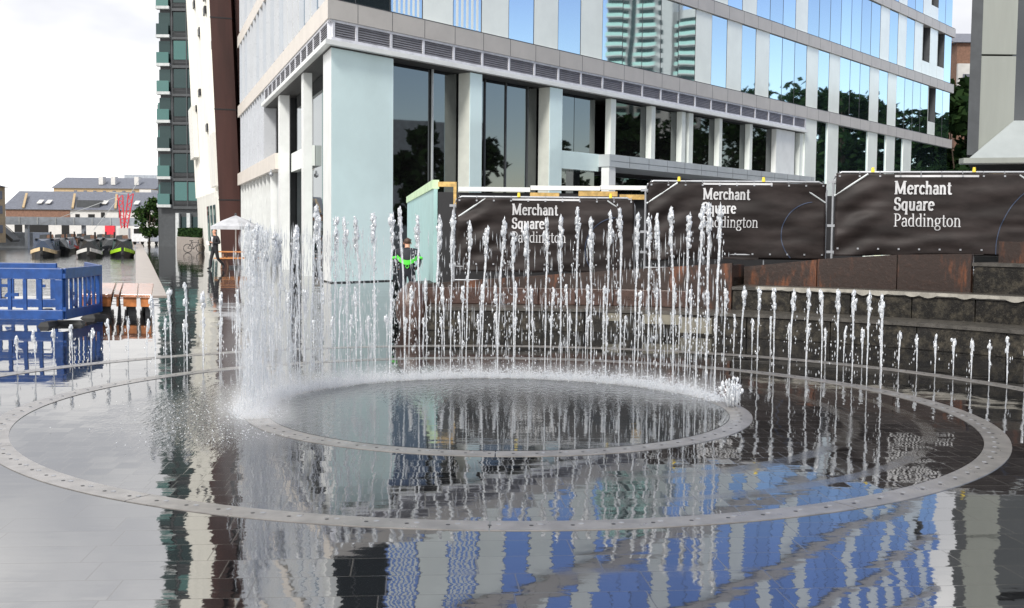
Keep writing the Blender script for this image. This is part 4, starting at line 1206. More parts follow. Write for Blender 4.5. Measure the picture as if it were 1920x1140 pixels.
# ================================================================== FENCE PANELS WITH BANNERS
def glyph_strokes(ch):
    """strokes as lists of points in units of cap height; second value: advance"""
    def el(cx, cy, rx_, ry, a0, a1, n=14):
        return [(cx + rx_ * cos(radians(a0 + (a1 - a0) * k / n)), cy + ry * sin(radians(a0 + (a1 - a0) * k / n))) for k in range(n + 1)]
    X = .68
    def ser(x, y, w=.11): return [(x - w, y), (x + w, y)]
    G = {
        'M': ([[(.16, 0), (.16, 1)], [(.16, 1), (.52, .06)], [(.52, .06), (.88, 1)], [(.88, 0), (.88, 1)], ser(.14, .02), ser(.12, .98), ser(.9, .02, .13), ser(.92, .98)], 1.08),
        'S': ([el(.30, .74, .20, .23, 30, 270), el(.30, .27, .22, .25, 90, -150), [(.47, .72), (.49, .92)], [(.09, .3), (.07, .08)]], .62),
        'P': ([[(.16, 0), (.16, 1)], el(.24, .72, .3, .26, 90, -90), [(.16, .98), (.26, .98)], [(.16, .46), (.26, .46)], ser(.16, .02, .13), ser(.12, .98, .1)], .62),
        'e': ([el(.29, .34, .21, .32, 8, 318), [(.09, .38), (.49, .38)]], .56),
        'r': ([[(.15, 0), (.15, X)], el(.33, .42, .18, .24, 170, 55), ser(.15, .02, .12), ser(.1, X - .02, .07)], .46),
        'c': ([el(.29, .34, .21, .32, 52, 318), [(.42, .5), (.44, .58)]], .52),
        'h': ([[(.14, 0), (.14, 1)], el(.31, .42, .17, .24, 180, 0), [(.48, 0), (.48, .42)], ser(.14, .02), ser(.48, .02), ser(.1, .98, .06)], .64),
        'n': ([[(.14, 0), (.14, X)], el(.31, .42, .17, .24, 180, 0), [(.48, 0), (.48, .42)], ser(.14, .02), ser(.48, .02), ser(.1, X - .02, .06)], .64),
        'a': ([[(.42, .08), (.42, .46)], el(.27, .46, .15, .2, 0, 160), el(.25, .19, .16, .18, 60, 330), [(.42, .06), (.52, .03)]], .55),
        't': ([[(.2, .14), (.2, .88)], [(.06, .66), (.38, .66)], el(.3, .14, .1, .13, 180, 330)], .42),
        'q': ([el(.28, .34, .2, .32, 60, 300), [(.46, -.3), (.46, X)], ser(.46, -.29)], .62),
        'u': ([[(.14, .24), (.14, X)], el(.3, .24, .16, .22, 180, 330), [(.48, .03), (.48, X)], ser(.1, X - .02, .06), ser(.44, X - .02, .06), ser(.51, .02, .05)], .64),
        'd': ([el(.28, .34, .2, .32, 60, 300), [(.46, .03), (.46, 1)], ser(.41, .98, .06), ser(.5, .02, .06)], .62),
        'i': ([[(.15, 0), (.15, X)], ser(.15, .02), ser(.1, X - .02, .07), [(.15, .88), (.15, 1.0)]], .32),
        'g': ([el(.27, .44, .18, .22, 0, 360), el(.27, -.1, .22, .17, 0, 360), [(.12, .27), (.13, .12), (.3, .07)], [(.42, .6), (.54, .66)]], .56),
        'o': ([el(.29, .34, .21, .32, 0, 360, 20)], .6),
    }
    return G[ch]
def lettering(mb, txt, O, U, V, Nn, size, bold):
    x = 0.0
    thick, thin = (.19, .085) if bold else (.105, .05)
    for ch in txt:
        st, adv = glyph_strokes(ch)
        for s in st:
            for (ax, ay), (bx_, by) in zip(s[:-1], s[1:]):
                dx, dy = bx_ - ax, by - ay
                l = sqrt(dx * dx + dy * dy) or 1
                w = thin + (thick - thin) * abs(dy / l) ** .8
                ex = (dx / l) * .012
                nx, ny = -dy / l * w / 2, dx / l * w / 2
                ey = (dy / l) * .012
                pts = [(ax - ex + nx, ay - ey + ny), (ax - ex - nx, ay - ey - ny), (bx_ + ex - nx, by + ey - ny), (bx_ + ex + nx, by + ey + ny)]
                mb.poly([O + U * ((x + px_) * size * (.84 if bold else .90)) + V * (py_ * size) + Nn * mb.jit(x + px_, py_) for px_, py_ in pts])
        x += adv * (1.04 if bold else 1.0)
class LB(MB):
    def __init__(s, f): super().__init__(); s.jit = f
FENCES = [  # label, left px, right px, depth left, depth right, foot z, top z, text left px, cap height
    ('black banner fence panel behind the tall jets, lowest and leftmost of three', 849, 1193, 21.5, 21.5, .72, 2.36, 960, .205, 371, 508),
    ('middle black banner fence panel with pale blue circle on its right side', 1208, 1553, 21.3, 21.1, 1.0, 2.68, 1316, .205, 340, 486),
    ('nearest black banner fence panel at far right with whole lettering visible', 1560, 1975, 20.3, 19.6, 1.05, 2.82, 1672, .225, 316, 470)]
for fi, (lab, xl, xr, yl, yr, zf, zt, tx, cap, ytop, ybot) in enumerate(FENCES):
    a = at(xl, ytop, yl); b = at(xr, ytop, yr); a.z = b.z = zt
    if fi == 2: b.z = a.z + .02
    U = Vector((b.x - a.x, b.y - a.y, 0)); wid = U.length; U.normalize()
    Nn = Vector((U.y, -U.x, 0)); V = Vector((0, 0, 1))
    fe = empty('fence_panel', (a.x, a.y, zf), lab, 'fence panel', 'temporary fence panels with black banners')
    P = lambda u, z, o=0.0: Vector((a.x, a.y, 0)) + U * u + Nn * o + V * z
    r = .021
    m = MB()
    m.tube([P(.03, zf), P(.03, zt - .16), P(.07, zt - .06), P(.17, zt)] + [P(wid - .17, zt), P(wid - .07, zt - .06), P(wid - .03, zt - .16), P(wid - .03, zf)], r, 8)
    for z in (zt - .2, zf + .32, zf + .06): m.tube([P(.03, z), P(wid - .03, z)], .015, 6)
    for u in (wid * .33, wid * .66): m.tube([P(u, zf), P(u, zt)], .012, 6)
    m.build('tube_frame', M['galv'], fe)
    m = MB()
    m.tube([P(.05, zt - .42, .03), P(.62, zt - .03, .03)], .018, 6); m.build('corner_brace', M['pale_metal'], fe)
    m = MB(); m.tube([P(wid - .55, zt - .05, .03), P(wid - .05, zt - .38, .03)], .014, 6)
    m.build('corner_brace', M['pale_metal'], fe)
    # banner sheet with folds
    u0, u1 = (.07, wid - .04); zt_, zb_ = zt - .02, zt - (ybot - ytop) / FPX * yl - .02
    nu, nv = 70, 34
    rs = random.Random(fi + 3)
    def off(u, v):
        x = u * 3.4 + fi * 7.3
        sag = .05 * noise.noise(Vector((x * .5, v * 4.6 + x * .35, fi))) + .020 * noise.noise(Vector((x * 1.6, v * 12, fi + 4)))
        edge = .03 * sin(u * 18 + fi) * max(0, v - .75) * 4 * .5
        pull = .03 * exp(-((u - .08) * 7) ** 2) * sin((u * 9 + v * 6) * 3)
        return .05 + sag + edge + pull
    bmn = MB()
    grid = []
    for i in range(nv + 1):
        for j in range(nu + 1):
            u = j / nu; v = i / nv
            zz = zt_ + (zb_ - zt_) * v
            if v > .999: zz += .035 * noise.noise(Vector((u * 6, fi, 2))) + (.09 * u if fi == 1 else 0) + (.10 * u if fi == 2 else 0)
            if v < .001: zz -= .012 * (1 - cos(u * wid / .62 * 2 * pi)) * .5
            bmn.v.append(tuple(P(u0 + (u1 - u0) * u, zz, off(u, v))))
    for i in range(nv):
        for j in range(nu):
            k = i * (nu + 1) + j
            bmn.f.append((k, k + 1, k + nu + 2, k + nu + 1)); bmn.mi.append(0)
    ban = bmn.build('banner', M['banner'], fe, True)
    sm = ban.modifiers.new('thickness', 'SOLIDIFY'); sm.thickness = .002; sm.offset = -1
    # lettering printed on the sheet
    tl = at(tx, 400, yl); tu = (Vector((tl.x, tl.y, 0)) - Vector((a.x, a.y, 0))).dot(U)
    k = cap / .225
    zl1 = zt - .345 * k - (.04 if fi == 2 else .02)
    def surf(uw, zw):
        return off((uw - u0) / (u1 - u0), (zt_ - zw) / (zt_ - zb_)) + .016
    for txt, z0, sz, bold in (('Merchant', zl1, cap, True), ('Square', zl1 - .285 * k, cap, True), ('Paddington', zl1 - .57 * k, cap, False)):
        lbm = LB(lambda x, y, z0=z0, sz=sz: surf(tu + x * sz * .87, z0 + y * sz))
        O = Vector((a.x, a.y, z0)) + U * tu
        lettering(lbm, txt, O, U, V, Nn, sz, bold)
        lbm.build('lettering', M['letter'], ban)
    lbm = MB()
    for j in range(16):
        ua, ub = tu + 1.4 * k * j / 16, tu + 1.4 * k * (j + 1) / 16
        zr = zl1 + 1.32 * cap
        lbm.poly([P(ua, zr, surf(ua, zr)), P(ub, zr, surf(ub, zr)), P(ub, zr + .035, surf(ub, zr + .035)), P(ua, zr + .035, surf(ua, zr + .035))])
    lbm.build('printed_rule', M['letter'], ban)
    # thin blue circle
    lg = MB()
    cu, cz, cr_ = (wid * .93, zt - .98, .62) if fi < 2 else (wid * 1.12, zt - 1.35, 1.35)
    if fi == 0: cu = wid * .9
    for j in range(60):
        t0, t1 = radians(95 + j * 2.6), radians(95 + (j + 1) * 2.6)
        q = []
        ok = True
        for t, rr in ((t0, cr_), (t1, cr_), (t1, cr_ - .016), (t0, cr_ - .016)):
            uu, zz = cu + rr * cos(t), cz + rr * sin(t)
            if not (u0 < uu < u1 - .02 and zb_ + .06 < zz < zt_ - .05): ok = False
            q.append(P(uu, zz, surf(uu, zz) - .001))
        if ok: lg.poly(q)
    if lg.f: lg.build('circle_logo', M['logo_blue'], ban)
    for j in range(2):
        u = wid * (.19 + .46 * j) if fi else wid * (.36 + .5 * j)
        m = MB(); m.tube([P(u, zt + .0, .01), P(u, zt + .085, .01)], [.034, .024], 8); m.build('yellow_cap', M['yellow'], fe)
    ey = MB()
    for j in range(11):
        uu = u0 + .06 + (u1 - u0 - .12) * j / 10
        for zz in (zt_ - .05, zb_ + .14):
            q = P(uu, zz, surf(uu, zz) + .002)
            ey.bar(q - U * .016, q + U * .016, .004, .03)
        q = P(uu, zt - .01, .03); ey.bar(q + V * .03, q - V * .05, .012, .012)
    tag(ey.build('eyelet', M['galv'], ban), kind='stuff')
    for u in (.03,):
        for z in (zt - .17, zt - .95, zf + .35):
            m = MB(); m.bar(P(u - .09, z, .0), P(u + .05, z, .0), .04, .045); m.build('clamp', M['galv'], fe)

# ================================================================== BLUE BARRIERS AND BENCHES
def barrier(a, b, label, slots=True):
    a = Vector(a); b = Vector(b)
    e = empty('barrier', (a.x, a.y, 0), label, 'barrier', 'blue plastic barriers by the water')
    U = (b - a); U.z = 0; wid = U.length; U.normalize(); Nn = Vector((U.y, -U.x, 0))
    P = lambda u, z, o=0.0: Vector((a.x, a.y, 0)) + U * u + Nn * o + Vector((0, 0, z))
    def pb(m, u0, u1, z0, z1, o=.03):
        m.hexa([P(u0, z0, -o), P(u1, z0, -o), P(u1, z0, o), P(u0, z0, o)], [P(u0, z1, -o), P(u1, z1, -o), P(u1, z1, o), P(u0, z1, o)])
    m = MB()
    pb(m, 0, wid, .80, .99, .035); pb(m, 0, wid, .10, .27, .035)
    pb(m, 0, .13, .27, .80, .034); pb(m, wid - .13, wid, .27, .80, .034)
    m.build('panel_frame', M['blue_plastic'], e, bevel=.012)
    n = max(3, int((wid - .26) / .24))
    for k in range(1, n):
        u = .13 + (wid - .26) * k / n
        m = MB(); pb(m, u - .03, u + .03, .272, .798, .022)
        if k % 3 == 1: pb(m, u + .031, u + .15, .50, .56, .018)
        if k % 3 == 2: m.hexa([P(u - .031, .30, -.02), P(u - .16, .30, -.02), P(u - .16, .30, .02), P(u - .031, .30, .02)], [P(u - .031, .46, -.02), P(u - .15, .34, -.02), P(u - .15, .34, .02), P(u - .031, .46, .02)])
        m.build('slat', M['blue_plastic'], e)
    for u in (.25, wid - .25):
        m = MB(); m.hexa([P(u - .10, 0, -.26), P(u + .10, 0, -.26), P(u + .10, 0, .26), P(u - .10, 0, .26)], [P(u - .06, .07, -.2), P(u + .06, .07, -.2), P(u + .06, .07, .2), P(u - .06, .07, .2)]); m.build('foot', M['rubber'], e)
    m = MB(); pb(m, wid - .02, wid + .05, .25, .32, .02); pb(m, wid - .02, wid + .05, .82, .9, .02); m.build('hinge', M['blue_plastic'], e)
def gx(px, Y): return (px - 960) / FPX * Y
barrier((gx(-112, 19.5), 19.5, 0), (gx(117, 19.5), 19.5, 0), 'front blue plastic barrier facing the fountain at the left edge')
barrier((gx(118.5, 19.55), 19.55, 0), (gx(186, 21.5), 21.5, 0), 'blue barrier turned away from the camera at the corner beside benches')
barrier((gx(-110, 22.6), 22.6, 0), (gx(106, 22.6), 22.6, 0), 'rear blue barrier whose top rail shows above the front one')
barrier((gx(187, 21.6), 21.6, 0), (gx(160, 23.6), 23.6, 0), 'short rear side blue barrier seen through the corner slats')

def bench(x0f, x1f, x0b, x1b, label):
    yf, yb = 21.7, 26.4
    e = empty('timber_bench', ((x0f + x1f) / 2, yf, 0), label, 'bench', 'low timber benches by the canal')
    q = [(x0f, yf), (x1f, yf), (x1b, yb), (x0b, yb)]
    m = MB(); m.prism(q, .37, .43); m.build('timber_top', M['bench_wood'], e, bevel=.008)
    i = .03
    q2 = [(x0f + i, yf + .05), (x1f - i, yf + .05), (x1b - i, yb - .05), (x0b + i, yb - .05)]
    m = MB(); m.prism(q2, .19, .369); m.build('timber_side', M['bench_side'], e)
    q3 = [(x0f + .08, yf + .16), (x1f - .08, yf + .16), (x1b - .08, yb - .1), (x0b + .08, yb - .1)]
    m = MB(); m.prism(q3, 0, .189); m.build('dark_base', M['black_metal'], e)
Z1, Z2 = 21.7, 26.4
bench(gx(146, Z1), gx(208, Z1), gx(165, Z2), gx(216, Z2), 'timber topped bench half hidden by the blue barrier')
bench(gx(212, Z1), gx(222, Z1), gx(218.5, Z2), gx(229.5, Z2), 'narrow timber strip bench between two wider ones')
bench(gx(225, Z1), gx(256, Z1), gx(231.5, Z2), gx(258.5, Z2), 'orange ended timber bench left of the outermost one')
bench(gx(258, Z1), gx(283, Z1), gx(260, Z2), gx(287, Z2), 'outermost timber bench nearest the promenade')

# ================================================================== PARASOL AND PICNIC TABLE
b = gnd(428, 503)
ps = empty('parasol', (b.x + .15, b.y + .8, 0), 'grey white canvas parasol open over the picnic table', 'parasol')
cx, cy = b.x + .15, b.y + .8
zt_, ze = at(432, 404, cy).z, at(432, 425, cy).z
m = MB(); n = 8
for k in range(n):
    t0, t1 = 2 * pi * k / n + pi / 8, 2 * pi * (k + 1) / n + pi / 8
    R = 1.12
    A_, B_ = (cx + R * cos(t0), cy + R * sin(t0), ze), (cx + R * cos(t1), cy + R * sin(t1), ze)
    mid = [(cx + .55 * R * cos(t), cy + .55 * R * sin(t), ze + (zt_ - ze) * .52) for t in (t0, t1)]
    m.poly([A_, B_, mid[1], mid[0]]); m.poly([mid[0], mid[1], (cx, cy, zt_)])
    m.poly([A_, B_, (B_[0], B_[1], ze - .13), (A_[0], A_[1], ze - .13)])
o = m.build('canopy', M['canvas'], ps); s_ = o.modifiers.new('thickness', 'SOLIDIFY'); s_.thickness = .01
m = MB(); m.tube([(cx, cy, 0), (cx, cy, zt_ + .02)], .03, 8); m.build('pole', M['white_metal'], ps)
m = MB(); m.blob((cx, cy, zt_ + .05), .06, 1.2, 0); m.build('finial', M['dark_metal'], ps)
m = MB(); m.tube([(cx, cy, 0), (cx, cy, .1)], .32, 12); m.build('base_weight', M['dark_metal'], ps)
pt = empty('picnic_table', (b.x, b.y, 0), 'orange timber picnic table with attached benches under the parasol', 'picnic table')
x0, x1, y0 = cx - .62, cx + 1.25, cy - .55
for nm, ya, yb, z, wd_ in (('table_top', y0 - .36, y0 + .36, .72, .05), ('seat', y0 - .95, y0 - .68, .44, .05), ('seat', y0 + .68, y0 + .95, .44, .05)):
    m = MB()
    k = max(2, int((yb - ya) / .13))
    for j in range(k): m.box(x0, x1, ya + (yb - ya) * j / k + .006, ya + (yb - ya) * (j + 1) / k - .006, z, z + wd_)
    m.build(nm, M['orange_wood'], pt)
for x in (x0 + .25, x1 - .25):
    m = MB(); m.bar((x, y0 - .6, 0), (x, y0 - .2, .715), .07, .09); m.bar((x, y0 + .6, 0), (x, y0 + .2, .715), .07, .09); m.box(x - .03, x + .03, y0 - .94, y0 + .94, .36, .435); m.build('leg_frame', M['brick_brown'], pt)

# ================================================================== PEOPLE
def person(loc, rz, scale, label, joints, edges, zones, mats, extras, root='pelvis'):
    e_lab = label
    names = list(joints)
    me = bpy.data.meshes.new('person_skeleton')
    me.from_pydata([joints[n][0] for n in names], [(names.index(a), names.index(b)) for a, b in edges], [])
    o = bpy.data.objects.new('person_skeleton', me); COL.objects.link(o)
    sk = o.modifiers.new('skin', 'SKIN'); sk.use_smooth_shade = True
    for i, n in enumerate(names):
        r = joints[n][1]; r = r if isinstance(r, tuple) else (r, r)
        me.skin_vertices[0].data[i].radius = r
        me.skin_vertices[0].data[i].use_root = (n == root)
    o.modifiers.new('sub', 'SUBSURF').levels = 1
    o.modifiers['sub'].render_levels = 1
    bpy.context.view_layer.update()
    dg = bpy.context.evaluated_depsgraph_get()
    ev = bpy.data.meshes.new_from_object(o.evaluated_get(dg))
    bpy.data.objects.remove(o)
    bm = bmesh.new(); bm.from_mesh(ev)
    segs = [(Vector(joints[a][0]), Vector(joints[b][0]), zones.get((a, b), 0)) for a, b in edges]
    for f in bm.faces:
        c = f.calc_center_median(); best = None
        for a, b, z in segs:
            d = b - a; t = max(0, min(1, (c - a).dot(d) / max(d.length_squared, 1e-9)))
            dist = (a + d * t - c).length
            if best is None or dist < best[0]: best = (dist, z)
        f.material_index = best[1]; f.smooth = True
    def tube(pts, r0, r1, mi, n=6):
        rings = []
        for k, p in enumerate(pts):
            p = Vector(p); a = Vector(pts[max(0, k - 1)]); b = Vector(pts[min(len(pts) - 1, k + 1)])
            d = (b - a).normalized(); u = d.orthogonal().normalized(); w = d.cross(u)
            r = r0 + (r1 - r0) * k / (len(pts) - 1)
            rings.append([bm.verts.new(p + (u * cos(2 * pi * j / n) + w * sin(2 * pi * j / n)) * r) for j in range(n)])
        for a, b in zip(rings[:-1], rings[1:]):
            for j in range(n):
                f = bm.faces.new((a[j], a[(j + 1) % n], b[(j + 1) % n], b[j])); f.material_index = mi; f.smooth = True
        for r_ in (rings[0][::-1], rings[-1]):
            f = bm.faces.new(r_); f.material_index = mi
    def ball(c, r, mi):
        g = bmesh.ops.create_icosphere(bm, subdivisions=1, radius=1)
        for v in g['verts']:
            v.co = Vector((v.co.x * r[0], v.co.y * r[1], v.co.z * r[2])) + Vector(c)
        for f in {f for v in g['verts'] for f in v.link_faces}: f.material_index = mi; f.smooth = True
    extras(tube, ball)
    ev.materials.clear()
    for m_ in mats: ev.materials.append(m_)
    bm.to_mesh(ev); bm.free()
    ob = bpy.data.objects.new('person', ev); ob.location = loc; ob.rotation_euler = (0, 0, rz); ob.scale = (scale,) * 3
    COL.objects.link(ob); tag(ob, e_lab, 'person')
    return ob
def hand(tube, wrist, d, side, mi):
    """palm runs along d from the wrist; five curled fingers"""
    w = Vector(wrist); d = Vector(d).normalized(); s = Vector(side).normalized(); inn = d.cross(s).normalized()
    tube([w, w + d * .05, w + d * .095], .026, .032, mi)
    for k, l in enumerate((.065, .078, .073, .056)):
        b = w + d * .09 + s * (.024 - .016 * k)
        tube([b, b + d * l * .5 + inn * .008, b + d * l * .85 + inn * .03], .0095, .007, mi)
    b = w + d * .03 + s * .028
    tube([b, b + s * .025 + d * .03, b + s * .025 + d * .06 + inn * .012], .011, .008, mi)
# businessman walking, seen from the front quarter
J = {'pelvis': ((0, 0, .95), (.155, .115)), 'belly': ((0, .01, 1.12), (.165, .125)), 'chest': ((0, 0, 1.33), (.19, .125)), 'neck': ((0, .01, 1.49), .058), 'jaw': ((0, .03, 1.56), (.062, .068)),
     'head': ((0, .03, 1.65), (.077, .092)), 'crown': ((0, .015, 1.73), (.05, .06)),
     'sl': ((.19, 0, 1.41), .075), 'el': ((.27, -.04, 1.14), .055), 'wl': ((.17, .16, 1.07), .035),
     'sr': ((-.19, 0, 1.41), .075), 'er': ((-.29, -.06, 1.15), .055), 'wr': ((-.13, .2, 1.17), .035),
     'hl': ((.095, 0, .88), .098), 'kl': ((.10, .12, .50), .07), 'al': ((.09, .16, .10), .05), 'tl': ((.10, .33, .045), .042),
     'hr': ((-.095, 0, .88), .098), 'kr': ((-.10, -.08, .49), .07), 'ar': ((-.09, -.40, .19), .05), 'tr': ((-.09, -.34, .045), .042)}
EG = [('pelvis', 'belly'), ('belly', 'chest'), ('chest', 'neck'), ('neck', 'jaw'), ('jaw', 'head'), ('head', 'crown'),
      ('chest', 'sl'), ('sl', 'el'), ('el', 'wl'), ('chest', 'sr'), ('sr', 'er'), ('er', 'wr'),
      ('pelvis', 'hl'), ('hl', 'kl'), ('kl', 'al'), ('al', 'tl'), ('pelvis', 'hr'), ('hr', 'kr'), ('kr', 'ar'), ('ar', 'tr')]
ZN = {('chest', 'neck'): 0, ('neck', 'jaw'): 1, ('jaw', 'head'): 1, ('head', 'crown'): 1, ('al', 'tl'): 2, ('ar', 'tr'): 2}
def man_extra(tube, ball):
    hand(tube, (.17, .16, 1.07), (-.8, .5, .1), (0, .3, 1), 1)
    hand(tube, (-.13, .2, 1.17), (.8, .5, .2), (0, .3, 1), 1)
    ball((0, .125, 1.635), (.016, .026, .022), 1)
    for s in (-1, 1):
        ball((s * .032, .112, 1.665), (.014, .008, .008), 2)
        ball((s * .082, .02, 1.645), (.014, .028, .036), 1)
    ball((0, .108, 1.585), (.026, .010, .007), 3)
    # shirt front and tie in the open jacket
    tube([(0, .128, 1.43), (0, .142, 1.3), (0, .142, 1.12), (0, .128, .99)], .052, .045, 4, 8)
    tube([(0, .185, 1.42), (0, .196, 1.25), (0, .19, 1.12)], .012, .016, 2)
pl_ = gnd(403, 506)
mn = person((pl_.x, pl_.y, 0), radians(140), 1.0, 'walking man in dark suit and white shirt holding paper', J, EG, ZN,
            [M['suit'], M['skin'], M['suit'], M['brick_brown'], M['shirt']], man_extra)
m = MB(); m.blob((0, -.025, 1.705), .09, .6, .06); h_ = m.build('hair', M['brick_brown'], None, True); h_.parent = mn
pp = MB()
c = Vector((0, .33, 1.16))
pp.hexa([c + Vector((-.10, 0, -.09)), c + Vector((.10, 0, -.09)), c + Vector((.10, .01, -.09)), c + Vector((-.10, .01, -.09))], [c + Vector((-.10, .05, .1)), c + Vector((.10, .05, .1)), c + Vector((.10, .06, .1)), c + Vector((-.10, .06, .1))])
po_ = pp.build('paper_sheet', M['paper']); po_.matrix_world = mn.matrix_basis.copy()
tag(po_, 'white sheet of paper held by the walking man', 'paper')

# worker standing with back to the camera by the hoarding
J2 = {k: v for k, v in J.items()}
J2.update({'pelvis': ((0, 0, .95), (.18, .13)), 'belly': ((0, .0, 1.12), (.2, .14)), 'chest': ((0, .02, 1.33), (.225, .14)), 'neck': ((0, .06, 1.47), .062), 'jaw': ((0, .10, 1.53), (.065, .07)), 'head': ((0, .125, 1.6), (.08, .095)), 'crown': ((0, .13, 1.675), (.055, .062)),
           'sl': ((.23, .02, 1.40), .085), 'el': ((.30, .05, 1.12), .062), 'wl': ((.22, .24, .98), .037),
           'sr': ((-.23, .02, 1.40), .085), 'er': ((-.30, .05, 1.12), .062), 'wr': ((-.22, .24, .98), .037),
           'hl': ((.11, 0, .88), .108), 'kl': ((.13, .03, .49), .078), 'al': ((.13, 0, .10), .054), 'tl': ((.15, .16, .045), .046),
           'hr': ((-.11, 0, .88), .108), 'kr': ((-.13, .03, .49), .078), 'ar': ((-.13, 0, .10), .054), 'tr': ((-.15, .16, .045), .046)})
def worker_extra(tube, ball):
    hand(tube, (.22, .24, .98), (-.5, .8, -.2), (0, .2, 1), 1)
    hand(tube, (-.22, .24, .98), (.5, .8, -.2), (0, .2, 1), 1)
    ball((0, .225, 1.585), (.016, .026, .022), 1)
    for s in (-1, 1):
        ball((s * .032, .21, 1.615), (.014, .008, .008), 2); ball((s * .085, .12, 1.6), (.014, .028, .036), 1)
    ball((0, .2, 1.54), (.026, .01, .007), 1)
wk = person((gx(763, 24.6), 24.6, 0), radians(4), .90, 'worker in dark jacket with bright green reflective band seen from behind', J2, EG, ZN,
            [M['navy'], M['skin'], M['suit']], worker_extra)
m = MB(); m.blob((0, .10, 1.645), .105, .9, .05); h_ = m.build('hair', M['hair'], None, True); h_.parent = wk
m = MB()
N_ = 40
for k in range(N_):
    q = []
    for kk, zz in ((k, 0), (k + 1, 0), (k + 1, 1), (k, 1)):
        t = 2 * pi * kk / N_
        dip = .15 * max(0, -sin(t)) ** 2
        q.append((.262 * cos(t), .02 + .178 * sin(t) * (1.0 if sin(t) > 0 else 1.12), 1.235 - dip + zz * .11))
    m.poly(q)
o = m.build('reflective_band', M['hivis'], None, True); o.parent = wk
m = MB()
for s in (-1, 1):
    m.tube([(s * .30, .04, 1.22), (s * .31, .05, 1.27)], .078, 10)
o = m.build('sleeve_band', M['hivis'], None, True); o.parent = wk
m = MB()
D = [(0, -.158, 1.10), (.045, -.156, 1.05), (0, -.152, 1.0), (-.045, -.156, 1.05)]
for a_, b_ in zip(D, D[1:] + D[:1]): m.bar(a_, b_, .01, .012)
o = m.build('jacket_emblem', M['hivis']); o.parent = wk

# ================================================================== WATER JETS
def interp(tab, x):
    if x <= tab[0][0]: return tab[0][1]
    for (a, b), (c, d) in zip(tab[:-1], tab[1:]):
        if x <= c: return b + (d - b) * (x - a) / (c - a)
    return tab[-1][1]
def jet(mb, base, h, rnd, tall=1.0, drops=30, blobs=12, head=.16):
    bx_, by_ = base
    n = max(6, int(h / .06))
    lean = (rnd.uniform(-.035, .035) * h, rnd.uniform(-.035, .035) * h)
    pts = []; rs = []
    ph = rnd.uniform(0, 9)
    for k in range(n + 1):
        u = k / n; z = u * h * .97
        wob = .006 * u * tall
        pts.append((bx_ + lean[0] * u * u + wob * sin(u * 15 + ph), by_ + lean[1] * u * u + wob * cos(u * 13 + ph), .012 + z))
        r = .0055 + .005 * u + .007 * max(0, u - .45) * rnd.uniform(.2, 1.8)
        if rnd.random() < .25 and u > .25: r *= 1.35
        rs.append(r * (.85 + .15 * tall))
    rs[-1] = .004
    mb.tube(pts, rs, 6)
    top = Vector(pts[-1])
    for k in range(blobs):
        u = rnd.random()
        w = (.022 * tall ** .5) * (1 - abs(u - .6) * 1.1)
        c = top + Vector((rnd.gauss(0, w * .55), rnd.gauss(0, w * .55), -head * h * (1 - u) + .01))
        mb.blob(c, rnd.uniform(.008, .022) * (.72 + .28 * tall), rnd.uniform(1.4, 3.2), .5, 0, rnd)
    sd = rnd.uniform(0, 2 * pi)
    for k in range(drops):
        u = rnd.random() ** .8
        a = sd + rnd.gauss(0, .7); rr = .012 + (.02 + .085 * (1 - u)) * rnd.random() * (.6 + .4 * tall)
        z = h * (1 - .95 * (1 - u))
        mb.octa((top.x + cos(a) * rr, top.y + sin(a) * rr, max(.03, z)), rnd.uniform(.003, .0085), rnd.uniform(1.6, 5.5))
T_TALL = [(440, 428), (455, 424), (472, 420), (500, 433), (520, 430), (545, 428), (563, 430), (576, 392), (600, 390), (625, 396), (648, 405), (676, 400), (722, 394), (757, 395), (812, 396), (843, 406), (873, 405), (900, 417), (930, 418), (965, 432), (990, 408), (1047, 405), (1080, 406), (1105, 416), (1125, 390), (1157, 392), (1175, 380), (1206, 399), (1234, 407), (1250, 386), (1297, 394), (1315, 384), (1340, 381)]
T_MED = [(285, 545), (350, 540), (410, 545), (440, 540), (470, 556), (600, 541), (735, 540), (757, 535), (827, 528), (890, 535), (955, 541), (990, 535), (1090, 535), (1180, 538), (1253, 535), (1300, 541), (1350, 535), (1410, 535), (1472, 540), (1530, 545), (1588, 545), (1640, 550), (1668, 562)]
T_LOW = [(-80, 660), (0, 648), (50, 622), (140, 609), (230, 604), (400, 600), (700, 593), (1000, 590), (1350, 596), (1500, 606), (1690, 626), (1862, 638), (1960, 648)]
def px_of(x, y): return 960 + FPX * x / y
def jets(name, label, group, r, a0, a1, da, tab, jit, tall, drops, blobs, head, seed):
    rnd = random.Random(seed)
    a = a0
    while a <= a1:
        x, y = arc(r, a); px = px_of(x, y)
        zt = at(px, interp(tab, px) + rnd.gauss(0, jit), y).z
        e = MB(); jet(e, (x, y), max(.15, zt), rnd, tall, drops, blobs, head)
        me_o = e.build(name, M['jet'], None, True)
        tag(me_o, label, 'water jet', group)
        a += da
jets('water_jet', 'tall white water jet rising from the smallest steel ring', 'tall jets on the inner ring', R_IN - .07, -106, 73.5, 4.56, T_TALL, 7, 1.15, 50, 24, .17, 1)
jets('water_jet', 'waist high white water jet rising from the wide middle ring', 'medium jets on the middle ring', R_OUT - R_W / 2, -63, 72.5, 3.10, T_MED, 4.0, .85, 22, 13, .22, 2)
jets('water_jet', 'short white water jet rising from the farthest ring', 'short jets on the far ring', R_FAR - R_W / 2, -73, 76, 2.57, T_LOW, 4.0, .7, 9, 6, .3, 3)

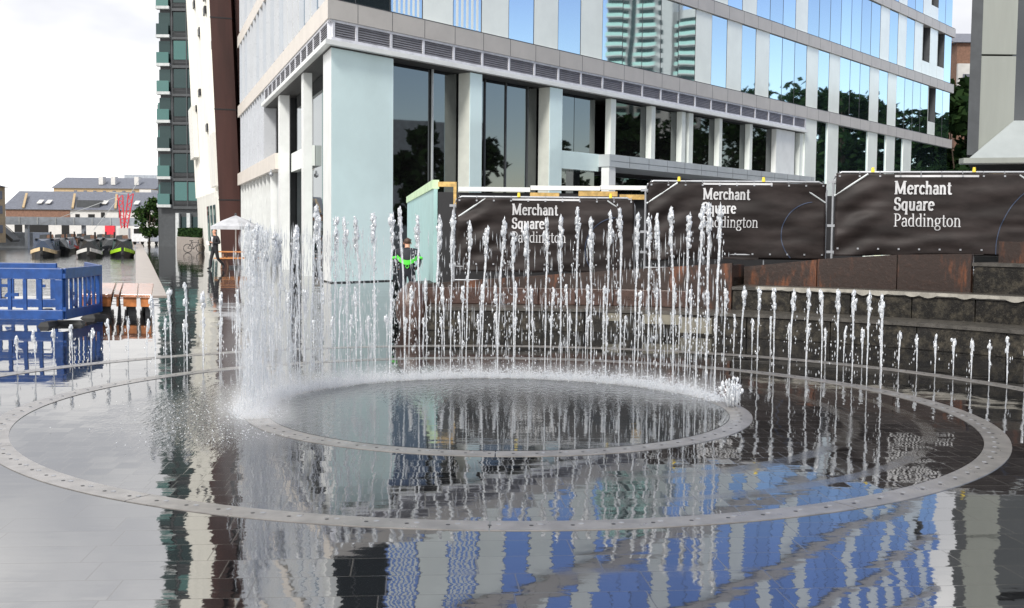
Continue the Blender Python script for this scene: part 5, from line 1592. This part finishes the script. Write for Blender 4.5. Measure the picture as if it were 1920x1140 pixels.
rnd = random.Random(11)
bx_, by_ = arc(R_IN - .1, 84)
bu = MB()
for k in range(26):
    a = rnd.uniform(0, 2 * pi); h = rnd.uniform(.08, .27); s = rnd.uniform(.02, .09)
    p0 = Vector((bx_ + rnd.uniform(-.04, .06), by_ + rnd.uniform(-.08, .05), .012))
    p1 = p0 + Vector((cos(a) * s * .5, sin(a) * s * .5, h * .7)); p2 = p0 + Vector((cos(a) * s, sin(a) * s, h))
    bu.tube([p0, p1, p2], [.006, .012, .004], 5)
    bu.blob(p2, rnd.uniform(.010, .022), rnd.uniform(1.2, 2), .3, 0, rnd)
tag(bu.build('water_burst', M['jet'], None, True), 'low bursting splash of white water on the right rim of the basin', 'water splash')

# foam and falling water
fo = MB()
for k in range(26000):
    a = rnd.uniform(-112, 80)
    dens = 1.0 if a < 60 else .5
    if rnd.random() > dens: continue
    r = R_IN - .12 + rnd.gauss(0, .085) + (.10 if a < -60 else 0) * rnd.random()
    x, y = arc(r, a)
    fo.octa((x, y, .014 + rnd.expovariate(1 / .030)), rnd.uniform(.0026, .0075), rnd.uniform(.7, 1.4))
tag(fo.build('foam_spray', M['foam']), 'low band of white foam along the far rim of the basin', 'foam', kind='stuff')
st = MB()
for k in range(4600):
    a = rnd.uniform(-112, -38) if k < 3600 else rnd.uniform(-40, 74)
    if k < 3600: a = -108 + 70 * rnd.random() ** 1.5
    r = R_IN - .07 + rnd.gauss(0, .06)
    x, y = arc(r, a)
    z = 1.65 * rnd.random() ** 1.15 + .02
    st.octa((x, y, z), rnd.uniform(.0016, .0045), rnd.uniform(7, 30) * (1.2 if z > .2 else .5))
tag(st.build('falling_spray', M['mist']), 'curtain of falling white droplets at the left end of the basin', 'spray', kind='stuff')
sp_ = MB()
for k in range(900):
    a = rnd.uniform(-135, -20); r = R_IN + abs(rnd.gauss(0, .55))
    x, y = arc(r, a)
    sp_.octa((x, y, .012 + rnd.expovariate(1 / .012)), rnd.uniform(.002, .0065), .8)
tag(sp_.build('splash_droplets', M['foam']), 'scattered splash droplets on the wet paving left of the basin', 'spray', kind='stuff')
def mist(name, label, dens, r0, r1, a0, a1, z1, hz):
    t = NT(label); p = t.pos()
    sp = t.node('ShaderNodeSeparateXYZ'); t.put(sp.inputs[0], p)
    dx = t.math('SUBTRACT', sp.outputs[0], CX); dy = t.math('SUBTRACT', sp.outputs[1], CY)
    r = t.math('SQRT', t.math('ADD', t.math('MULTIPLY', dx, dx), t.math('MULTIPLY', dy, dy)))
    mid = (r0 + r1) / 2
    edge = t.ramp(t.math('ABSOLUTE', t.math('SUBTRACT', r, mid)), 0.0, (r1 - r0) / 2, 1.0, 0.0)
    fall = t.ramp(sp.outputs[2], 0.0, hz, 1.0, 0.0)
    n = t.ramp(t.noise(t.vmath('MULTIPLY', p, (1, 1, .35)), 6, 3, .6), .32, .68)
    an = t.math('ARCTAN2', dx, dy)
    ends = t.math('MULTIPLY', t.ramp(an, radians(a0), radians(a0 + 12)), t.ramp(an, radians(a1 - 25), radians(a1), 1.0, 0.0))
    d = t.math('MULTIPLY', t.math('MULTIPLY', t.math('MULTIPLY', edge, fall), t.math('MULTIPLY', n, ends)), dens)
    v = t.node('ShaderNodeVolumeScatter', {'Anisotropy': .2}); t.put(v.inputs['Color'], (1, 1, 1, 1)); t.put(v.inputs['Density'], d)
    t.l.new(v.outputs[0], t.out.inputs['Volume'])
    m = MB()
    n_ = 24
    for k in range(n_):
        t0 = a0 + (a1 - a0) * k / n_; t1 = a0 + (a1 - a0) * (k + 1) / n_
        q = [arc(r0, t0), arc(r0, t1), arc(r1, t1), arc(r1, t0)]
        i = len(m.v)
        if k == 0: m.v += [(*arc(r0, t0), .012), (*arc(r1, t0), .012), (*arc(r1, t0), z1), (*arc(r0, t0), z1)]; i = len(m.v)
        m.v += [(*arc(r0, t1), .012), (*arc(r1, t1), .012), (*arc(r1, t1), z1), (*arc(r0, t1), z1)]
        a, b = i - 4, i
        for e in range(4):
            f = (e + 1) % 4
            m.f.append((a + e, a + f, b + f, b + e)); m.mi.append(0)
    m.f.append((0, 1, 2, 3)); m.mi.append(0); L_ = len(m.v); m.f.append((L_ - 4, L_ - 3, L_ - 2, L_ - 1)); m.mi.append(0)
    tag(m.build(name, t.m), label, 'mist', kind='stuff')
mist('water_mist', 'soft white mist hanging in the water curtain at the left', .75, R_IN - .45, R_IN + .40, -122, -40, 1.5, 1.45)
mist('water_mist', 'thin white mist low along the far rim of the basin', 3.6, R_IN - .50, R_IN + .30, -128, 84, .26, .24)
